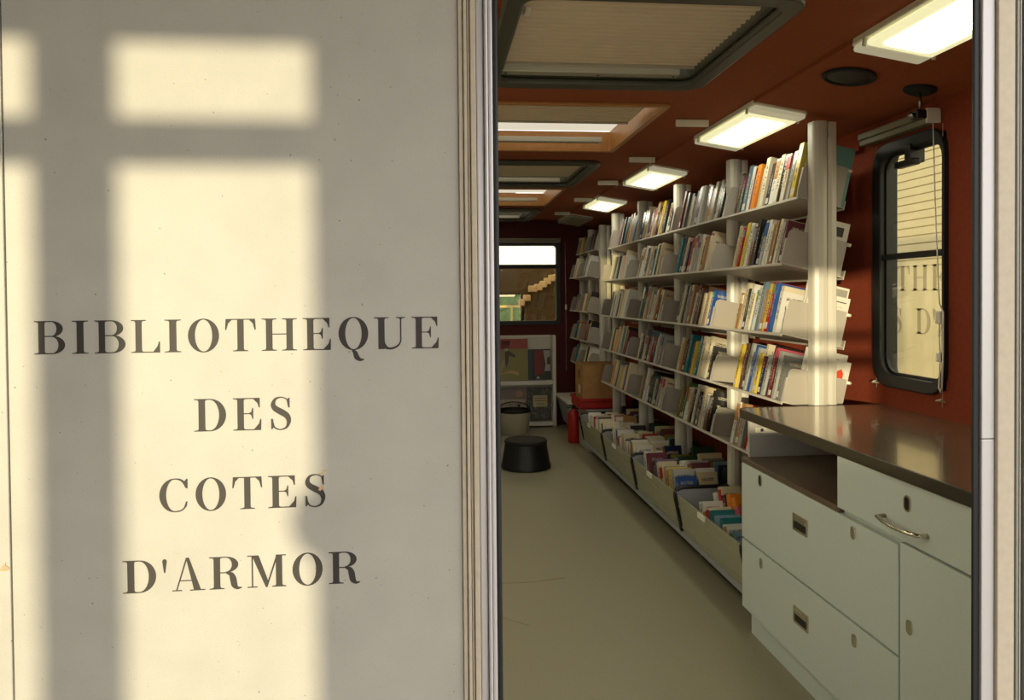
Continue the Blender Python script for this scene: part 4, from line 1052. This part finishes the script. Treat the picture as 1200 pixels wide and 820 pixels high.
for wy in (5.4, 12.6):
    wh = build('wheel', MB().lathe([(0.2, -0.13), (0.42, -0.12), (0.45, -0.06), (0.45, 0.06), (0.42, 0.12), (0.2, 0.13)], (NX + 0.16, wy, 0.15), 28, M=Matrix.Rotation(math.pi / 2, 4, 'Y')), rubber_m, nb)
CAPN = 0.22 * KN
def ntext(word, z0, anchor_i, anchor_y, k=CAPN, gap=0.045):
    """letters read from far to near along the side"""
    ws = [glyph(c)[1] * k if c != ' ' else 0.14 * KN for c in word]
    pos = anchor_y
    for c, w_ in zip(word[:anchor_i], ws[:anchor_i]):
        pos += w_ + gap
    y = pos
    for c, w_ in zip(word, ws):
        if c != ' ':
            mb = MB()
            for p in glyph(c)[0]:
                mb.prism([(y - q[0] * k, z0 + q[1] * k) for q in p], NX - 0.003, NX + 0.0005, 'X')
            build('letter', mb, ink2_m, nb)
        y -= w_ + gap
ntext("BIBLIOTHEQUE", kz(1.474), 6, 6.57 * KN, gap=0.03 * KN)
ntext("DES COTES D'ARMOR", kz(1.10), 10, 6.285 * KN, gap=0.03 * KN)

hed = thing('hedge', 'green hedge beyond the end wall window', 'hedge', (1.5, 16, -0.3))
rh = random.Random(5)
hb = MB()
for _ in range(900):
    c = Vector((rh.uniform(-3, 6), 16 + rh.uniform(-.3, .5), rh.uniform(-0.3, 1.55)))
    a = Vector((rh.uniform(-1, 1), rh.uniform(-1, 1), rh.uniform(-1, 1))).normalized() * 0.16
    b = a.cross(Vector((rh.uniform(-1, 1), rh.uniform(-1, 1), rh.uniform(-1, 1)))).normalized() * 0.1
    hb.add([c - a, c + b, c + a, c - b], [(0, 1, 2, 3)])
hf = build('foliage', hb, mat('hedge_leaf', (126, 168, 158), rough=0.7), hed)
build('core', MB().box(-3, 6, 16.0, 16.5, -0.3, 1.45), mat('hedge_core', (96, 134, 126), rough=0.9, noise=(6, 0.3)), hed)
sg = thing('roadside_barrier', 'cream roadside barrier with a small sign beyond the end window', 'barrier', (1.4, 12.5, -0.3))
build('rail', MB().box(1.05, 1.75, 12.5, 12.54, 1.27, 1.31), mat('cream_paint', (230, 220, 184), rough=0.5), sg)
build('post', MB().box(1.3, 1.33, 12.5, 12.54, -0.3, 1.27), mat('cream_paint', (230, 220, 184)), sg)
build('sign_plate', MB().box(1.45, 1.6, 12.48, 12.5, 1.16, 1.27), mat('cream_paint', (230, 220, 184)), sg)
cw = thing('reflection_board', 'brown board standing in for the reflection in the end wall window', 'partition', (1.2, 10.2, 0))  # board with an opening, coloured like the brown reflection on the pane
br_m = mat('brown_board', (86, 70, 46), rough=0.6, noise=(5, 0.15))
build('board', MB().box(0.2, 2.4, 10.2, 10.23, 1.48, 1.86).box(1.215, 2.4, 10.2, 10.23, 0.7, 1.48).box(0.2, 0.6, 10.2, 10.23, 0.7, 1.48), br_m, cw)
build('opening_trim', MB().box(1.195, 1.225, 10.19, 10.235, 0.7, 1.50).box(0.6, 1.2, 10.19, 10.235, 1.478, 1.50), blackr_m, cw)
st_m = mat('cream_tan_cloth', (232, 208, 172), rough=0.8, noise=(30, 0.08))
sp2 = thing('folded_steps', 'tan stepped piece in front of the brown board, behind the end window', 'steps', (1.4, 10.1, 1.3))
for k, (x, z, w_) in enumerate(((1.16, 1.33, .07), (1.22, 1.39, .09), (1.29, 1.51, .11), (1.37, 1.53, .10), (1.44, 1.57, .09), (1.505, 1.61, .08), (1.56, 1.65, .08), (1.62, 1.66, .08))):
    build('step', MB().box(x, x + w_, 10.05, 10.17, z, z + 0.085), st_m, sp2, bevel=0.012)
build('support', MB().prism([(1.24, 0.9), (1.80, 0.9), (1.80, 1.68), (1.62, 1.66), (1.37, 1.53), (1.24, 1.39)], 10.12, 10.18, 'Y'), br_m, sp2)
